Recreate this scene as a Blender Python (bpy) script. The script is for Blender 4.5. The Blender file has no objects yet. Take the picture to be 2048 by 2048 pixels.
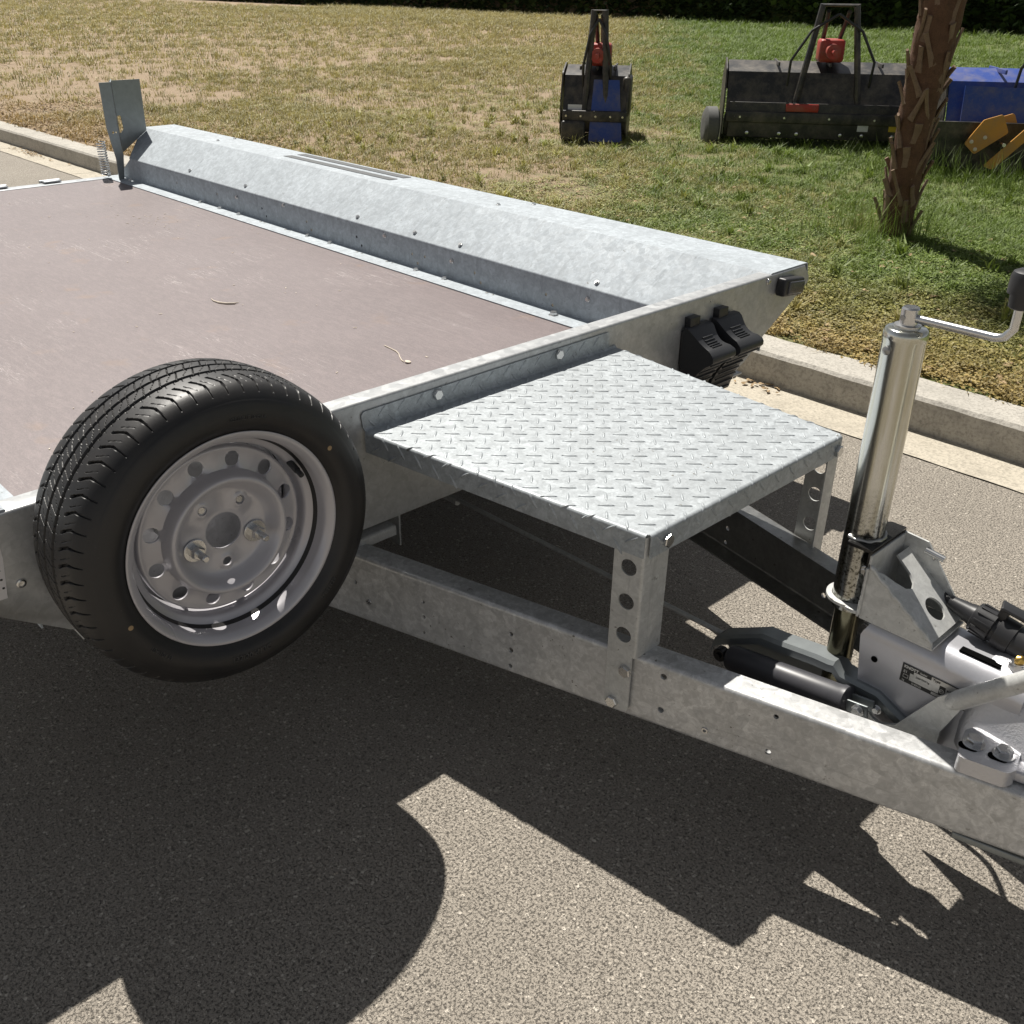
import bpy, bmesh, math, random
import numpy as np
from mathutils import Vector, Matrix
from mathutils.geometry import delaunay_2d_cdt
from math import pi, sin, cos, radians
random.seed(7); rng = np.random.default_rng(11)
S = bpy.context.scene
COL = S.collection
V = Vector

# ---------------------------------------------------------------- camera
cam = bpy.data.cameras.new('camera'); cam_o = bpy.data.objects.new('camera', cam); COL.objects.link(cam_o)
yaw, pit, rol = map(radians, (136.18654, 28.48947, 0.71763))
fw = V((cos(yaw)*cos(pit), sin(yaw)*cos(pit), -sin(pit)))
rt = V((sin(yaw), -cos(yaw), 0)); up = rt.cross(fw)
r2 = cos(rol)*rt + sin(rol)*up; u2 = -sin(rol)*rt + cos(rol)*up
m = Matrix.Identity(4)
for i in range(3):
    m[i][0] = r2[i]; m[i][1] = u2[i]; m[i][2] = -fw[i]
m[0][3], m[1][3], m[2][3] = 1.455, 0.0, 1.3287
cam_o.matrix_world = m
cam.sensor_width = 36; cam.lens = 1964.63/2048*36; cam.clip_start = 0.05; cam.clip_end = 2000
S.camera = cam_o
# ---------------------------------------------------------------- world and sun
SUN = V((0.5848, -0.2036, -1.0))
W = bpy.data.worlds.new('World'); S.world = W; W.use_nodes = True
nt = W.node_tree; bg = nt.nodes['Background']
sky = nt.nodes.new('ShaderNodeTexSky'); sky.sky_type = 'NISHITA'; sky.sun_disc = False
sky.sun_elevation = math.atan2(1, math.hypot(SUN.x, SUN.y)); sky.sun_rotation = math.atan2(-SUN.x, -SUN.y)
sky.air_density = .8; sky.dust_density = .25
hs = nt.nodes.new('ShaderNodeHueSaturation'); hs.inputs['Saturation'].default_value = .22; nt.links.new(sky.outputs[0], hs.inputs['Color']); nt.links.new(hs.outputs[0], bg.inputs[0]); bg.inputs[1].default_value = 0.05
sl = bpy.data.lights.new('sun', 'SUN'); sl.energy = 5.0; sl.angle = radians(0.53); sl.color = (1.0, 0.955, 0.88)
so = bpy.data.objects.new('sun', sl); COL.objects.link(so); so.location = (-6, 3, 12)
so.rotation_euler = SUN.to_track_quat('-Z', 'Y').to_euler()
S.view_settings.view_transform = 'Standard'; S.view_settings.look = 'None'
S.view_settings.exposure = 0.5; S.view_settings.gamma = 1; S.view_settings.use_curve_mapping = False

# ---------------------------------------------------------------- material helpers
class N:
    def __init__(s, name):
        s.m = bpy.data.materials.new(name); s.m.use_nodes = True
        s.t = s.m.node_tree; s.b = s.t.nodes['Principled BSDF']
    def n(s, ty, **kw):
        o = s.t.nodes.new(ty)
        for k, v in kw.items():
            if k.startswith('i_'): o.inputs[k[2:].replace('_', ' ')].default_value = v
            else: setattr(o, k, v)
        return o
    def l(s, a, b): s.t.links.new(a, b)
    def co(s, kind='Object', scale=(1, 1, 1)):
        c = s.n('ShaderNodeTexCoord') if kind != 'Position' else s.n('ShaderNodeNewGeometry')
        mp = s.n('ShaderNodeMapping'); mp.inputs['Scale'].default_value = scale
        s.l(c.outputs[kind], mp.inputs[0]); return mp.outputs[0]
    def noise(s, vec, scale, detail=4, rough=.55, dist=0.):
        o = s.n('ShaderNodeTexNoise'); o.inputs['Scale'].default_value = scale
        o.inputs['Detail'].default_value = detail; o.inputs['Roughness'].default_value = rough
        o.inputs['Distortion'].default_value = dist; s.l(vec, o.inputs['Vector']); return o
    def vor(s, vec, scale, feature='F1', rand=1.):
        o = s.n('ShaderNodeTexVoronoi', feature=feature); o.inputs['Scale'].default_value = scale
        o.inputs['Randomness'].default_value = rand; s.l(vec, o.inputs['Vector']); return o
    def ramp(s, fac, stops):
        o = s.n('ShaderNodeValToRGB'); e = o.color_ramp.elements
        while len(e) < len(stops): e.new(.5)
        for q, (p, c) in zip(e, stops):
            q.position = p; q.color = (*c, 1) if isinstance(c, tuple) else (c, c, c, 1)
        s.l(fac, o.inputs[0]); return o.outputs[0]
    def mix(s, fac, a, b, mode='MIX'):
        o = s.n('ShaderNodeMix', data_type='RGBA', blend_type=mode)
        for i, x in ((0, fac), (6, a), (7, b)):
            if hasattr(x, 'is_linked'): s.l(x, o.inputs[i])
            elif isinstance(x, tuple): o.inputs[i].default_value = (*x, 1)
            else: o.inputs[i].default_value = x
        return o.outputs[2]
    def math(s, op, a, b=0., c=None):
        o = s.n('ShaderNodeMath', operation=op)
        for i, x in ((0, a), (1, b), (2, c)):
            if x is None: continue
            if hasattr(x, 'is_linked'): s.l(x, o.inputs[i])
            else: o.inputs[i].default_value = x
        return o.outputs[0]
    def bump(s, h, strength, dist, prev=None):
        o = s.n('ShaderNodeBump'); o.inputs['Strength'].default_value = strength; o.inputs['Distance'].default_value = dist
        s.l(h, o.inputs['Height'])
        if prev: s.l(prev, o.inputs['Normal'])
        s.l(o.outputs[0], s.b.inputs['Normal']); return o.outputs[0]
    def set(s, **kw):
        for k, v in kw.items():
            i = s.b.inputs[k.replace('_', ' ')]
            if hasattr(v, 'is_linked'): s.l(v, i)
            else: i.default_value = (*v, 1) if isinstance(v, tuple) else v
        return s.m

def galv(name, base=(.56, .58, .59), sc=45, metal=.55, rough=.42, con=.16, grime=.5, streak=None, dirt=(.30, .28, .24)):
    a = N(name); v = a.co('Object')
    nz = a.noise(v, 22, 3)
    vv = a.n('ShaderNodeVectorMath', operation='MULTIPLY_ADD'); a.l(nz.outputs['Color'], vv.inputs[0]); vv.inputs[1].default_value = (.022,)*3; a.l(v, vv.inputs[2])
    vo = a.vor(vv.outputs[0], sc); vo2 = a.vor(vv.outputs[0], sc*2.3)
    sp = a.n('ShaderNodeSeparateColor'); a.l(vo.outputs['Color'], sp.inputs[0])
    sp2 = a.n('ShaderNodeSeparateColor'); a.l(vo2.outputs['Color'], sp2.inputs[0])
    cell = a.math('ADD', a.math('MULTIPLY', sp.outputs[0], .62), a.math('MULTIPLY', sp2.outputs[1], .38))
    c1 = tuple(x*(1-con) for x in base); c2 = tuple(min(1, x*(1+con)) for x in base)
    col = a.mix(cell, c1, c2)
    big = a.noise(v, 5, 5, .6); g = a.ramp(big.outputs[0], [(.42, 0.), (.75, 1.)])
    col = a.mix(a.math('MULTIPLY', g, .35*grime), col, tuple(x*.72 for x in base))
    fine = a.noise(v, 190, 4, .7); sp3 = a.ramp(fine.outputs[0], [(.62, 0.), (.72, 1.)])
    col = a.mix(a.math('MULTIPLY', sp3, .22*grime), col, dirt)
    pt = a.noise(v, sc*.9, 8, .72, 1.2); pr = a.ramp(pt.outputs[0], [(.455, 0.), (.49, .45), (.51, .55), (.545, 1.)])
    col = a.mix(a.math('MULTIPLY', a.math('SUBTRACT', 1., pr), min(1., con*1.7)), col, tuple(x*.55 for x in base))
    pk = a.noise(v, 95, 3, .6); pkr = a.ramp(pk.outputs[0], [(.665, 0.), (.685, 1.)]); msk = a.ramp(a.noise(v, 6, 2).outputs[0], [(.45, 0.), (.6, 1.)])
    col = a.mix(a.math('MULTIPLY', a.math('MULTIPLY', pkr, msk), .55*grime), col, tuple(x*.45 for x in dirt))
    if streak:
        sv = a.co('Object', streak); sn = a.noise(sv, 1, 5, .7); sr = a.ramp(sn.outputs[0], [(.60, 0.), (.64, 1.)])
        col = a.mix(a.math('MULTIPLY', sr, .32), col, tuple(x*.55 for x in base))
    rr = a.math('ADD', a.math('MULTIPLY', sp.outputs[1], .13), a.math('ADD', a.math('MULTIPLY', big.outputs[0], .14), rough-.13))
    h = a.math('ADD', a.math('MULTIPLY', fine.outputs[0], .3), a.math('MULTIPLY', nz.outputs[0], 1.))
    a.bump(h, .18, .002)
    return a.set(Base_Color=col, Metallic=metal, Roughness=rr)

def plain(name, col, rough=.5, metal=0., nscale=60, var=.18, bump=.0, coat=0., dist=.001):
    a = N(name); v = a.co('Object'); n1 = a.noise(v, nscale, 5, .62)
    c = a.mix(n1.outputs[0], tuple(x*(1-var) for x in col), tuple(min(1, x*(1+var)) for x in col))
    n2 = a.noise(v, nscale*.18, 3, .5)
    a.set(Base_Color=c, Metallic=metal, Roughness=a.math('ADD', a.math('MULTIPLY', n2.outputs[0], .2), rough-.1), Coat_Weight=coat)
    if bump: a.bump(n1.outputs[0], bump, dist)
    return a.m

M = {}
M['galv'] = galv('galvanised_steel', (0.42, 0.44, 0.46), 38, .45, .42, .13, .5)
M['galv_sheet'] = galv('galvanised_sheet', (.40, .44, .475), 48, .0, .70, .17, 1.2, streak=(34, 5, 5)); M['galv_sheet'].node_tree.nodes['Principled BSDF'].inputs['Specular IOR Level'].default_value = .3
M['galv_board'] = galv('galvanised_board', (.48, .49, .495), 48, .38, .38, .13, 1.1)
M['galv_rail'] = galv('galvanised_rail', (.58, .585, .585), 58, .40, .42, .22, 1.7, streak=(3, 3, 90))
M['galv_rail_far'] = galv('galvanised_rail_shaded', (.40, .40, .39), 52, .85, .34, .16, 1.7)  # far rail's shade put into a darker, more metallic rail colour
M['galv_plate'] = galv('galvanised_checker_plate', (.395, .425, .445), 80, .16, .50, .20, 1.7)
M['galv_leg'] = galv('galvanised_leg', (.54, .545, .53), 70, .22, .46, .13, 1.4, streak=(60, 60, 3))
M['zinc'] = plain('zinc_plated', (.62, .62, .615), .27, 1., 90, .12, .1)
M['zinc_dark'] = plain('dull_steel', (.34, .34, .33), .38, .9, 70, .25, .1)

def zinc_tube():
    a = N('yellow_zinc_tube'); v = a.co('Object'); s = a.n('ShaderNodeSeparateXYZ'); a.l(v, s.inputs[0])
    n1 = a.noise(v, 26, 4, .6)
    st = a.noise(a.co('Object', (60, 60, 3)), 1, 4, .6)
    c = a.mix(a.ramp(st.outputs[0], [(.4, 0.), (.62, 1.)]), (.66, .67, .65), (.50, .49, .40))
    # oily film with its own ragged edge near the foot of the tube
    zz = a.math('ADD', s.outputs[2], a.math('MULTIPLY', n1.outputs[0], .10))
    oil = a.ramp(a.math('MULTIPLY_ADD', zz, -4.0, .18), [(.0, 0.), (.36, 1.)])
    fl = a.noise(v, 210, 3, .7); spot = a.ramp(fl.outputs[0], [(.50, 0.), (.60, 1.)])
    oilm = a.math('MULTIPLY', oil, a.math('ADD', a.math('MULTIPLY', spot, .5), .42))
    c = a.mix(oilm, c, (.055, .05, .035))
    a.bump(n1.outputs[0], .04, .002)
    return a.set(Base_Color=c, Metallic=1., Roughness=a.math('ADD', a.math('MULTIPLY', st.outputs[0], .12), .12))
M['tube'] = zinc_tube()
M['tube_low'] = plain('oily_inner_tube', (.17, .16, .11), .18, 1., 60, .4, .05)
M['oily'] = plain('oily_black_steel', (.035, .034, .033), .22, .6, 90, .7, .25, dist=.002)
M['black'] = plain('black_plastic', (.022, .022, .024), .42, 0., 120, .2, .08)
M['chock'] = plain('black_chock_plastic', (.03, .031, .034), .42, 0., 160, .22, .12)
M['strut_black'] = plain('black_strut_paint', (.055, .055, .062), .42, 0., 60, .25, .04)
M['bracket'] = plain('grey_passivated_bracket', (.24, .26, .265), .40, .6, 35, .22, .08)
M['lever'] = galv('galvanised_lever', (.56, .565, .55), 60, .22, .46, .14, 1.0)
M['rim'] = plain('silver_wheel_paint', (.47, .46, .485), .30, .25, 30, .05, .015, .2)
M['cast'] = plain('silver_cast_paint', (.60, .60, .625), .34, .55, 260, .05, .55, dist=.003)
M['cast_smooth'] = plain('silver_housing_paint', (.52, .52, .55), .32, .5, 90, .05, .12, dist=.002)
M['dark_void'] = plain('dark_inside', (.004, .004, .004), 1.); M['dark_void'].node_tree.nodes['Principled BSDF'].inputs['Specular IOR Level'].default_value = 0
M['paper'] = plain('sticker_paper', (.72, .70, .70), .6, 0., 200, .05)
M['ink'] = plain('black_ink', (.012, .012, .012), .5)
M['plate_metal'] = plain('nameplate_metal', (.50, .50, .49), .35, .7, 300, .2)
M['tape'] = plain('grey_grip_tape', (.075, .08, .085), .7, 0., 500, .3, .3)
M['brass'] = plain('brass', (.55, .36, .10), .3, 1., 200, .3, .3)
M['lens'] = plain('dark_smoked_lens', (.075, .075, .08), .25, 0., 200, .2, .1)
def painted(name, col):
    a = N(name); v = a.co('Object'); n1 = a.noise(v, 7, 6, .7).outputs[0]; n2 = a.noise(v, 90, 4, .7).outputs[0]
    s = a.n('ShaderNodeSeparateXYZ'); a.l(v, s.inputs[0])
    c = a.mix(a.math('MULTIPLY', a.ramp(n1, [(.42, 0.), (.72, 1.)]), .55), col, (.20, .17, .13)); c = a.mix(a.math('MULTIPLY', a.ramp(n2, [(.64, 0.), (.70, 1.)]), .6), c, (.22, .20, .18))
    return a.set(Base_Color=c, Roughness=a.math('ADD', a.math('MULTIPLY', n1, .35), .30))
M['blue'] = painted('blue_machine_paint', (.014, .05, .26))
M['mblack'] = painted('mblack_machine_paint', (.016, .016, .017))
M['orange'] = painted('orange_machine_paint', (.50, .23, .03))
M['red'] = painted('red_machine_paint', (.36, .025, .015))
M['rubber_grey'] = plain('dusty_rubber', (.10, .10, .095), .8, 0., 60, .3, .2)
M['white_label'] = plain('white_label', (.7, .7, .7), .5)
M['yellow_label'] = plain('yellow_label', (.6, .42, .03), .5)
M['straw'] = plain('dry_straw', (.62, .54, .44), .7)
M['leaf_dry'] = plain('dry_leaf', (.34, .24, .13), .8, 0., 60, .4)

def rubber():
    a = N('tyre_rubber'); v = a.co('Object'); n1 = a.noise(v, 18, 5, .6); n2 = a.noise(v, 260, 3, .6)
    c = a.mix(a.ramp(n1.outputs[0], [(.35, 0.), (.75, 1.)]), (.010, .010, .011), (.022, .020, .019))
    sp = a.ramp(n2.outputs[0], [(.70, 0.), (.76, 1.)]); c = a.mix(a.math('MULTIPLY', sp, .3), c, (.16, .15, .14))
    a.bump(n2.outputs[0], .12, .001)
    return a.set(Base_Color=c, Roughness=a.math('ADD', a.math('MULTIPLY', n1.outputs[0], .25), .36))
M['rubber'] = rubber()

def plywood():
    a = N('phenolic_plywood'); v = a.co('Position')
    n1 = a.noise(v, 3.0, 6, .6); n2 = a.noise(a.co('Position', (14, 60, 1)), 1.5, 6, .75); n3 = a.noise(v, 420, 2, .7)
    c = a.mix(n1.outputs[0], (.118, .094, .095), (.172, .139, .140))
    c = a.mix(a.math('MULTIPLY', a.ramp(n2.outputs[0], [(.45, 0.), (.75, 1.)]), .45), c, (.28, .225, .22))
    c = a.mix(a.math('MULTIPLY', a.ramp(n3.outputs[0], [(.5, 0.), (.72, 1.)]), .5), c, (.33, .275, .265))
    # rusty brown patches
    n4 = a.noise(v, 5.5, 4, .6); c = a.mix(a.math('MULTIPLY', a.ramp(n4.outputs[0], [(.62, 0.), (.74, 1.)]), .35), c, (.26, .16, .09))
    # scratches
    for sc, rz, w in (((1.2, 26, 1), .35, .012), ((1.6, 30, 1), -.5, .010), ((2.4, 22, 1), 1.2, .012)):
        cc = a.n('ShaderNodeNewGeometry'); mp = a.n('ShaderNodeMapping'); mp.inputs['Scale'].default_value = sc; mp.inputs['Rotation'].default_value = (0, 0, rz)
        a.l(cc.outputs['Position'], mp.inputs[0]); wv = a.noise(mp.outputs[0], 1.0, 3, .5)
        d = a.math('ABSOLUTE', a.math('SUBTRACT', wv.outputs[0], .5)); ln = a.ramp(d, [(.0, 1.), (w*.25, 0.)])
        msk = a.ramp(a.noise(v, 2.2, 2).outputs[0], [(.52, 0.), (.6, 1.)])
        c = a.mix(a.math('MULTIPLY', a.math('MULTIPLY', ln, msk), .45), c, (.55, .50, .48))
    a.bump(n3.outputs[0], .25, .001)
    return a.set(Base_Color=c, Roughness=.46)
M['ply'] = plywood()

def asphalt():
    a = N('asphalt'); v = a.co('Position')
    vd = a.n('ShaderNodeVectorMath', operation='MULTIPLY_ADD'); nz = a.noise(v, 85, 3); a.l(nz.outputs['Color'], vd.inputs[0]); vd.inputs[1].default_value = (.011,)*3; a.l(v, vd.inputs[2]); w = vd.outputs[0]
    fine = a.noise(v, 420, 4, .75).outputs[0]; mid = a.noise(v, 210, 5, .75).outputs[0]; big = a.noise(v, .9, 6, .62).outputs[0]
    c = a.mix(fine, (.165, .148, .126), (.53, .472, .395)); h = a.math('MULTIPLY', fine, .55)
    for sc, lo, hi, amp in ((250, .40, .58, .6), (118, .52, .40, 1.1)):
        f = a.vor(w, sc); s = a.n('ShaderNodeSeparateColor'); a.l(f.outputs['Color'], s.inputs[0])
        pick = a.ramp(s.outputs[0], [(lo, 0.), (lo+.04, 1.)]); disc = a.ramp(f.outputs['Distance'], [(.30, 1.), (.52, 0.)]); m_ = a.math('MULTIPLY', pick, disc)
        st = a.ramp(s.outputs[1], [(0, (.17, .150, .124)), (.5, (.39, .350, .294)), (.85, (.59, .53, .445)), (1., (.78, .71, .61))])
        c = a.mix(a.math('MULTIPLY', m_, .85), c, st); h = a.math('ADD', h, a.math('MULTIPLY', m_, amp*.5))
    pit = a.ramp(mid, [(.37, 1.), (.48, 0.)]); c = a.mix(a.math('MULTIPLY', pit, .80), c, (.020, .0175, .015)); h = a.math('SUBTRACT', h, a.math('MULTIPLY', pit, .5))
    c = a.mix(a.math('MULTIPLY', a.ramp(big, [(.38, 1.), (.62, 0.)]), .25), c, (.15, .133, .112))
    oil = a.noise(v, 2.3, 3, .5).outputs[0]; c = a.mix(a.math('MULTIPLY', a.ramp(oil, [(.66, 0.), (.72, 1.)]), .25), c, (.06, .055, .05))
    a.bump(h, .85, .0042)
    return a.set(Base_Color=c, Roughness=.85)
M['asphalt'] = asphalt()

def concrete(name, a1, a2, seed=0., dark=(.10, .09, .075), sc=1.):
    a = N(name); v = a.co('Position'); n1 = a.noise(v, 4*sc, 6, .65); n2 = a.noise(v, 90*sc, 4, .7); n3 = a.noise(a.co('Position', (6, 6, 22)), 1.2, 5, .7)
    c = a.mix(n1.outputs[0], a1, a2)
    c = a.mix(a.math('MULTIPLY', a.ramp(n2.outputs[0], [(.46, 0.), (.68, 1.)]), .5), c, dark)
    n7 = a.noise(v, 13*sc, 5, .7); c = a.mix(a.math('MULTIPLY', a.ramp(n7.outputs[0], [(.50, 0.), (.70, 1.)]), .4), c, tuple(x*.5 for x in a1))
    c = a.mix(a.math('MULTIPLY', a.ramp(n3.outputs[0], [(.5, 0.), (.7, 1.)]), .45), c, tuple(x*.75 for x in a1))
    a.bump(a.math('ADD', n2.outputs[0], n1.outputs[0]), .5, .006)
    return a.set(Base_Color=c, Roughness=.9)
M['kerb'] = concrete('kerb_concrete', (.36, .34, .30), (.52, .49, .435))
M['gutter'] = concrete('gutter_concrete', (.40, .36, .29), (.55, .50, .41))

def lawn_colour(a, v, jitter=None):
    """green <-> straw <-> bare soil patches of the verge, by place"""
    s = a.n('ShaderNodeSeparateXYZ'); a.l(v, s.inputs[0]); X, Y = s.outputs[0], s.outputs[1]
    n1 = a.noise(v, .8, 5, .6).outputs[0]; n2 = a.noise(v, 3.5, 5, .65).outputs[0]
    # lusher towards the machines at the right-hand back
    t = a.math('ADD', a.math('MULTIPLY', X, .22), a.math('MULTIPLY', Y, .18))     # grows to the right/back
    t = a.math('ADD', t, a.math('MULTIPLY', a.math('SUBTRACT', n1, .5), 1.3))
    t = a.math('ADD', t, a.math('MULTIPLY', a.math('SUBTRACT', n2, .5), 1.5))
    g = a.math('MULTIPLY_ADD', t, 1.2, .05)
    if jitter is not None: g = a.math('ADD', g, a.math('MULTIPLY', a.math('SUBTRACT', jitter, .5), .55))
    return g, Y, n2
def lawn_soil():
    a = N('dry_lawn_soil'); v = a.co('Position'); g, Y, n2 = lawn_colour(a, v)
    f = a.noise(v, 60, 5, .75).outputs[0]
    soil = a.mix(f, (.20, .14, .085), (.42, .32, .22)); gr = a.mix(f, (.08, .10, .03), (.18, .20, .06))
    c = a.mix(a.ramp(g, [(.15, 0.), (.75, 1.)]), soil, gr)
    a.bump(f, .8, .02)
    return a.set(Base_Color=c, Roughness=.95)
M['soil'] = lawn_soil()
def blades(name, lush, dry, brown):
    a = N(name); v = a.co('Position'); oi = a.n('ShaderNodeObjectInfo')
    g, Y, n2 = lawn_colour(a, v, oi.outputs['Random'])
    c = a.mix(a.ramp(g, [(.22, 0.), (.72, 1.)]), dry, lush)
    # scorched strip along the kerb
    k = a.math('ADD', Y, a.math('MULTIPLY', n2, .9))
    c = a.mix(a.math('MULTIPLY', a.ramp(a.math('ADD', k, -3.85), [(.0, 1.), (1., 0.)]), .8), c, brown)
    r = a.n('ShaderNodeSeparateColor'); n5 = a.n('ShaderNodeTexWhiteNoise', noise_dimensions='1D'); a.l(oi.outputs['Random'], n5.inputs['W'])
    c = a.mix(n5.outputs[0], a.mix(1., c, (.62, .62, .62), 'MULTIPLY'), a.mix(1., c, (1.35, 1.3, 1.2), 'MULTIPLY'))
    a.set(Base_Color=c, Roughness=.6)
    a.b.inputs['Subsurface Weight'].default_value = 0
    tr = a.n('ShaderNodeBsdfTranslucent'); a.l(c, tr.inputs[0]); ms = a.n('ShaderNodeMixShader'); ms.inputs[0].default_value = .28
    out = a.t.nodes['Material Output']; a.l(a.b.outputs[0], ms.inputs[1]); a.l(tr.outputs[0], ms.inputs[2]); a.l(ms.outputs[0], out.inputs[0])
    return a.m
M['blade'] = blades('grass_blades', (.135, .205, .034), (.31, .285, .11), (.36, .25, .105))
M['clover'] = blades('clover_leaves', (.165, .235, .042), (.31, .31, .10), (.38, .27, .105))
M['palm_bark'] = concrete('palm_bark', (.075, .038, .022), (.17, .088, .05), dark=(.025, .012, .008), sc=2.)
M['boot'] = concrete('palm_leaf_base', (.15, .095, .062), (.30, .21, .145), dark=(.06, .035, .022), sc=3.)
M['frond'] = plain('palm_frond_green', (.06, .10, .025), .45, 0., 30, .4)
M['foliage'] = plain('hedge_leaves', (.045, .075, .02), .55, 0., 3, .6)
M['bark'] = plain('tree_bark', (.10, .075, .05), .85, 0., 20, .3, .4)
M['wall_white'] = plain('rendered_wall', (.55, .52, .46), .85, 0., 6, .08, .1)

# ---------------------------------------------------------------- object helpers
WM = {}
def wm(o): return WM.get(o.name, Matrix.Identity(4))
def place(o, world, parent=None):
    COL.objects.link(o)
    if parent: o.parent = parent; o.matrix_parent_inverse = Matrix.Identity(4); o.matrix_basis = wm(parent).inverted() @ world
    else: o.matrix_basis = world
    WM[o.name] = world
def meta(o, label=None, cat=None, group=None, kind=None):
    for k, v in (('label', label), ('category', cat), ('group', group), ('kind', kind)):
        if v: o[k] = v
    return o
def thing(name, loc, label, cat, group=None):
    o = bpy.data.objects.new(name, None); o.empty_display_size = .1; place(o, Matrix.Translation(loc)); return meta(o, label, cat, group)
def build(name, geo, mat, parent=None, angle=35, smooth=True, centre=True, base=False, recalc=True):
    vs, fs = geo; vs = np.asarray(vs, float); 
    if centre:
        c = (vs.min(0)+vs.max(0))/2
        if base: c[2] = vs[:, 2].min()
    else: c = np.zeros(3)
    me = bpy.data.meshes.new(name)
    if isinstance(fs, np.ndarray):
        me.vertices.add(len(vs)); me.vertices.foreach_set('co', (vs-c).ravel())
        k = fs.shape[1]; me.loops.add(fs.size); me.loops.foreach_set('vertex_index', fs.ravel().astype(np.int32))
        me.polygons.add(len(fs)); me.polygons.foreach_set('loop_start', np.arange(0, fs.size, k, dtype=np.int32))
        me.update(calc_edges=True)
    else:
        me.from_pydata([tuple(v) for v in vs-c], [], fs); bm = bmesh.new(); bm.from_mesh(me)
        bmesh.ops.remove_doubles(bm, verts=bm.verts, dist=2e-5)
        if recalc: bmesh.ops.recalc_face_normals(bm, faces=bm.faces)
        bm.to_mesh(me); bm.free()
    me.validate(); me.update()
    mats = mat if isinstance(mat, (list, tuple)) else [mat]
    for q in mats: me.materials.append(M[q] if isinstance(q, str) else q)
    if smooth:
        me.polygons.foreach_set('use_smooth', [True]*len(me.polygons)); me.set_sharp_from_angle(angle=radians(angle))
    o = bpy.data.objects.new(name, me); place(o, Matrix.Translation(c), parent); return o
def instance(name, src, world, parent=None):
    o = bpy.data.objects.new(name, src); place(o, world, parent); return o
def join(*gs):
    vs, fs, n = [], [], 0
    for g in gs:
        v, f = g; v = np.asarray(v, float); vs.append(v); fs += [tuple(int(i)+n for i in q) for q in f]; n += len(v)
    return np.vstack(vs), fs
def tf(g, mt):
    v = np.asarray(g[0], float); mt = np.array(mt); return v @ mt[:3, :3].T + mt[:3, 3], g[1]
def frame(o, x, z):
    """matrix with given origin, x axis and (approximate) z axis"""
    x = V(x).normalized(); z = V(z); y = z.cross(x).normalized(); z = x.cross(y)
    mt = Matrix.Identity(4)
    for i in range(3): mt[i][0], mt[i][1], mt[i][2], mt[i][3] = x[i], y[i], z[i], o[i]
    return mt
def box(c, s, b=0., rot=None):
    """box with chamfered edges"""
    bm = bmesh.new(); bmesh.ops.create_cube(bm, size=1)
    for v in bm.verts: v.co = V((v.co.x*s[0], v.co.y*s[1], v.co.z*s[2]))
    if b: bmesh.ops.bevel(bm, geom=bm.edges[:], offset=b, segments=3, affect='EDGES', profile=.5)
    g = (np.array([v.co[:] for v in bm.verts]), [tuple(v.index for v in f.verts) for f in bm.faces]); 
    bm.verts.index_update(); g = (np.array([v.co[:] for v in bm.verts]), [tuple(v.index for v in f.verts) for f in bm.faces]); bm.free()
    mt = Matrix.Translation(c) @ (rot.to_4x4() if rot else Matrix.Identity(4)); return tf(g, mt)
def cyl(p0, p1, r, n=24, r1=None, cap=True, bev=0.):
    p0, p1 = V(p0), V(p1); d = p1-p0; L = d.length; r1 = r if r1 is None else r1
    prof = [(0, r), (L, r1)] if not bev else [(0, r-bev), (bev, r), (L-bev, r1), (L, r1-bev)]
    return lathe(prof, p0, d, n, cap)
def lathe(prof, o, axis, n=48, cap=True):
    axis = V(axis).normalized(); a = V((0, 0, 1)) if abs(axis.z) < .9 else V((1, 0, 0))
    e1 = axis.cross(a).normalized(); e2 = axis.cross(e1); o = np.array(o)
    t = np.arange(n)*2*pi/n; vs = []
    for (h, r) in prof: vs.append(o+np.outer(np.full(n, h), axis)+np.outer(r*np.cos(t), e1)+np.outer(r*np.sin(t), e2))
    vs = np.vstack(vs); fs = []; k = len(prof)
    for i in range(k-1):
        for j in range(n): j2 = (j+1) % n; fs.append((i*n+j, i*n+j2, (i+1)*n+j2, (i+1)*n+j))
    if cap: fs.append(tuple(range(n))[::-1]); fs.append(tuple(range((k-1)*n, k*n)))
    return vs, fs
def tube(path, r, n=12, closed=False):
    P = [V(p) for p in path]; rs = r if hasattr(r, '__len__') else [r]*len(P); vs = []; prev = None
    for i, p in enumerate(P):
        d = (P[min(i+1, len(P)-1)]-P[max(i-1, 0)]).normalized()
        if prev is None: a = V((0, 0, 1)) if abs(d.z) < .9 else V((1, 0, 0)); e1 = d.cross(a).normalized()
        else: e1 = (prev-d*prev.dot(d)).normalized()
        prev = e1; e2 = d.cross(e1)
        for j in range(n): t = 2*pi*j/n; vs.append(p+rs[i]*(cos(t)*e1+sin(t)*e2))
    fs = [(i*n+j, i*n+(j+1) % n, (i+1)*n+(j+1) % n, (i+1)*n+j) for i in range(len(P)-1) for j in range(n)]
    fs += [tuple(range(n))[::-1], tuple(range((len(P)-1)*n, len(P)*n))]
    return np.array([v[:] for v in vs]), fs
def circ(c, r, n=16): return [(c[0]+r*cos(2*pi*i/n), c[1]+r*sin(2*pi*i/n)) for i in range(n)]
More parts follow.
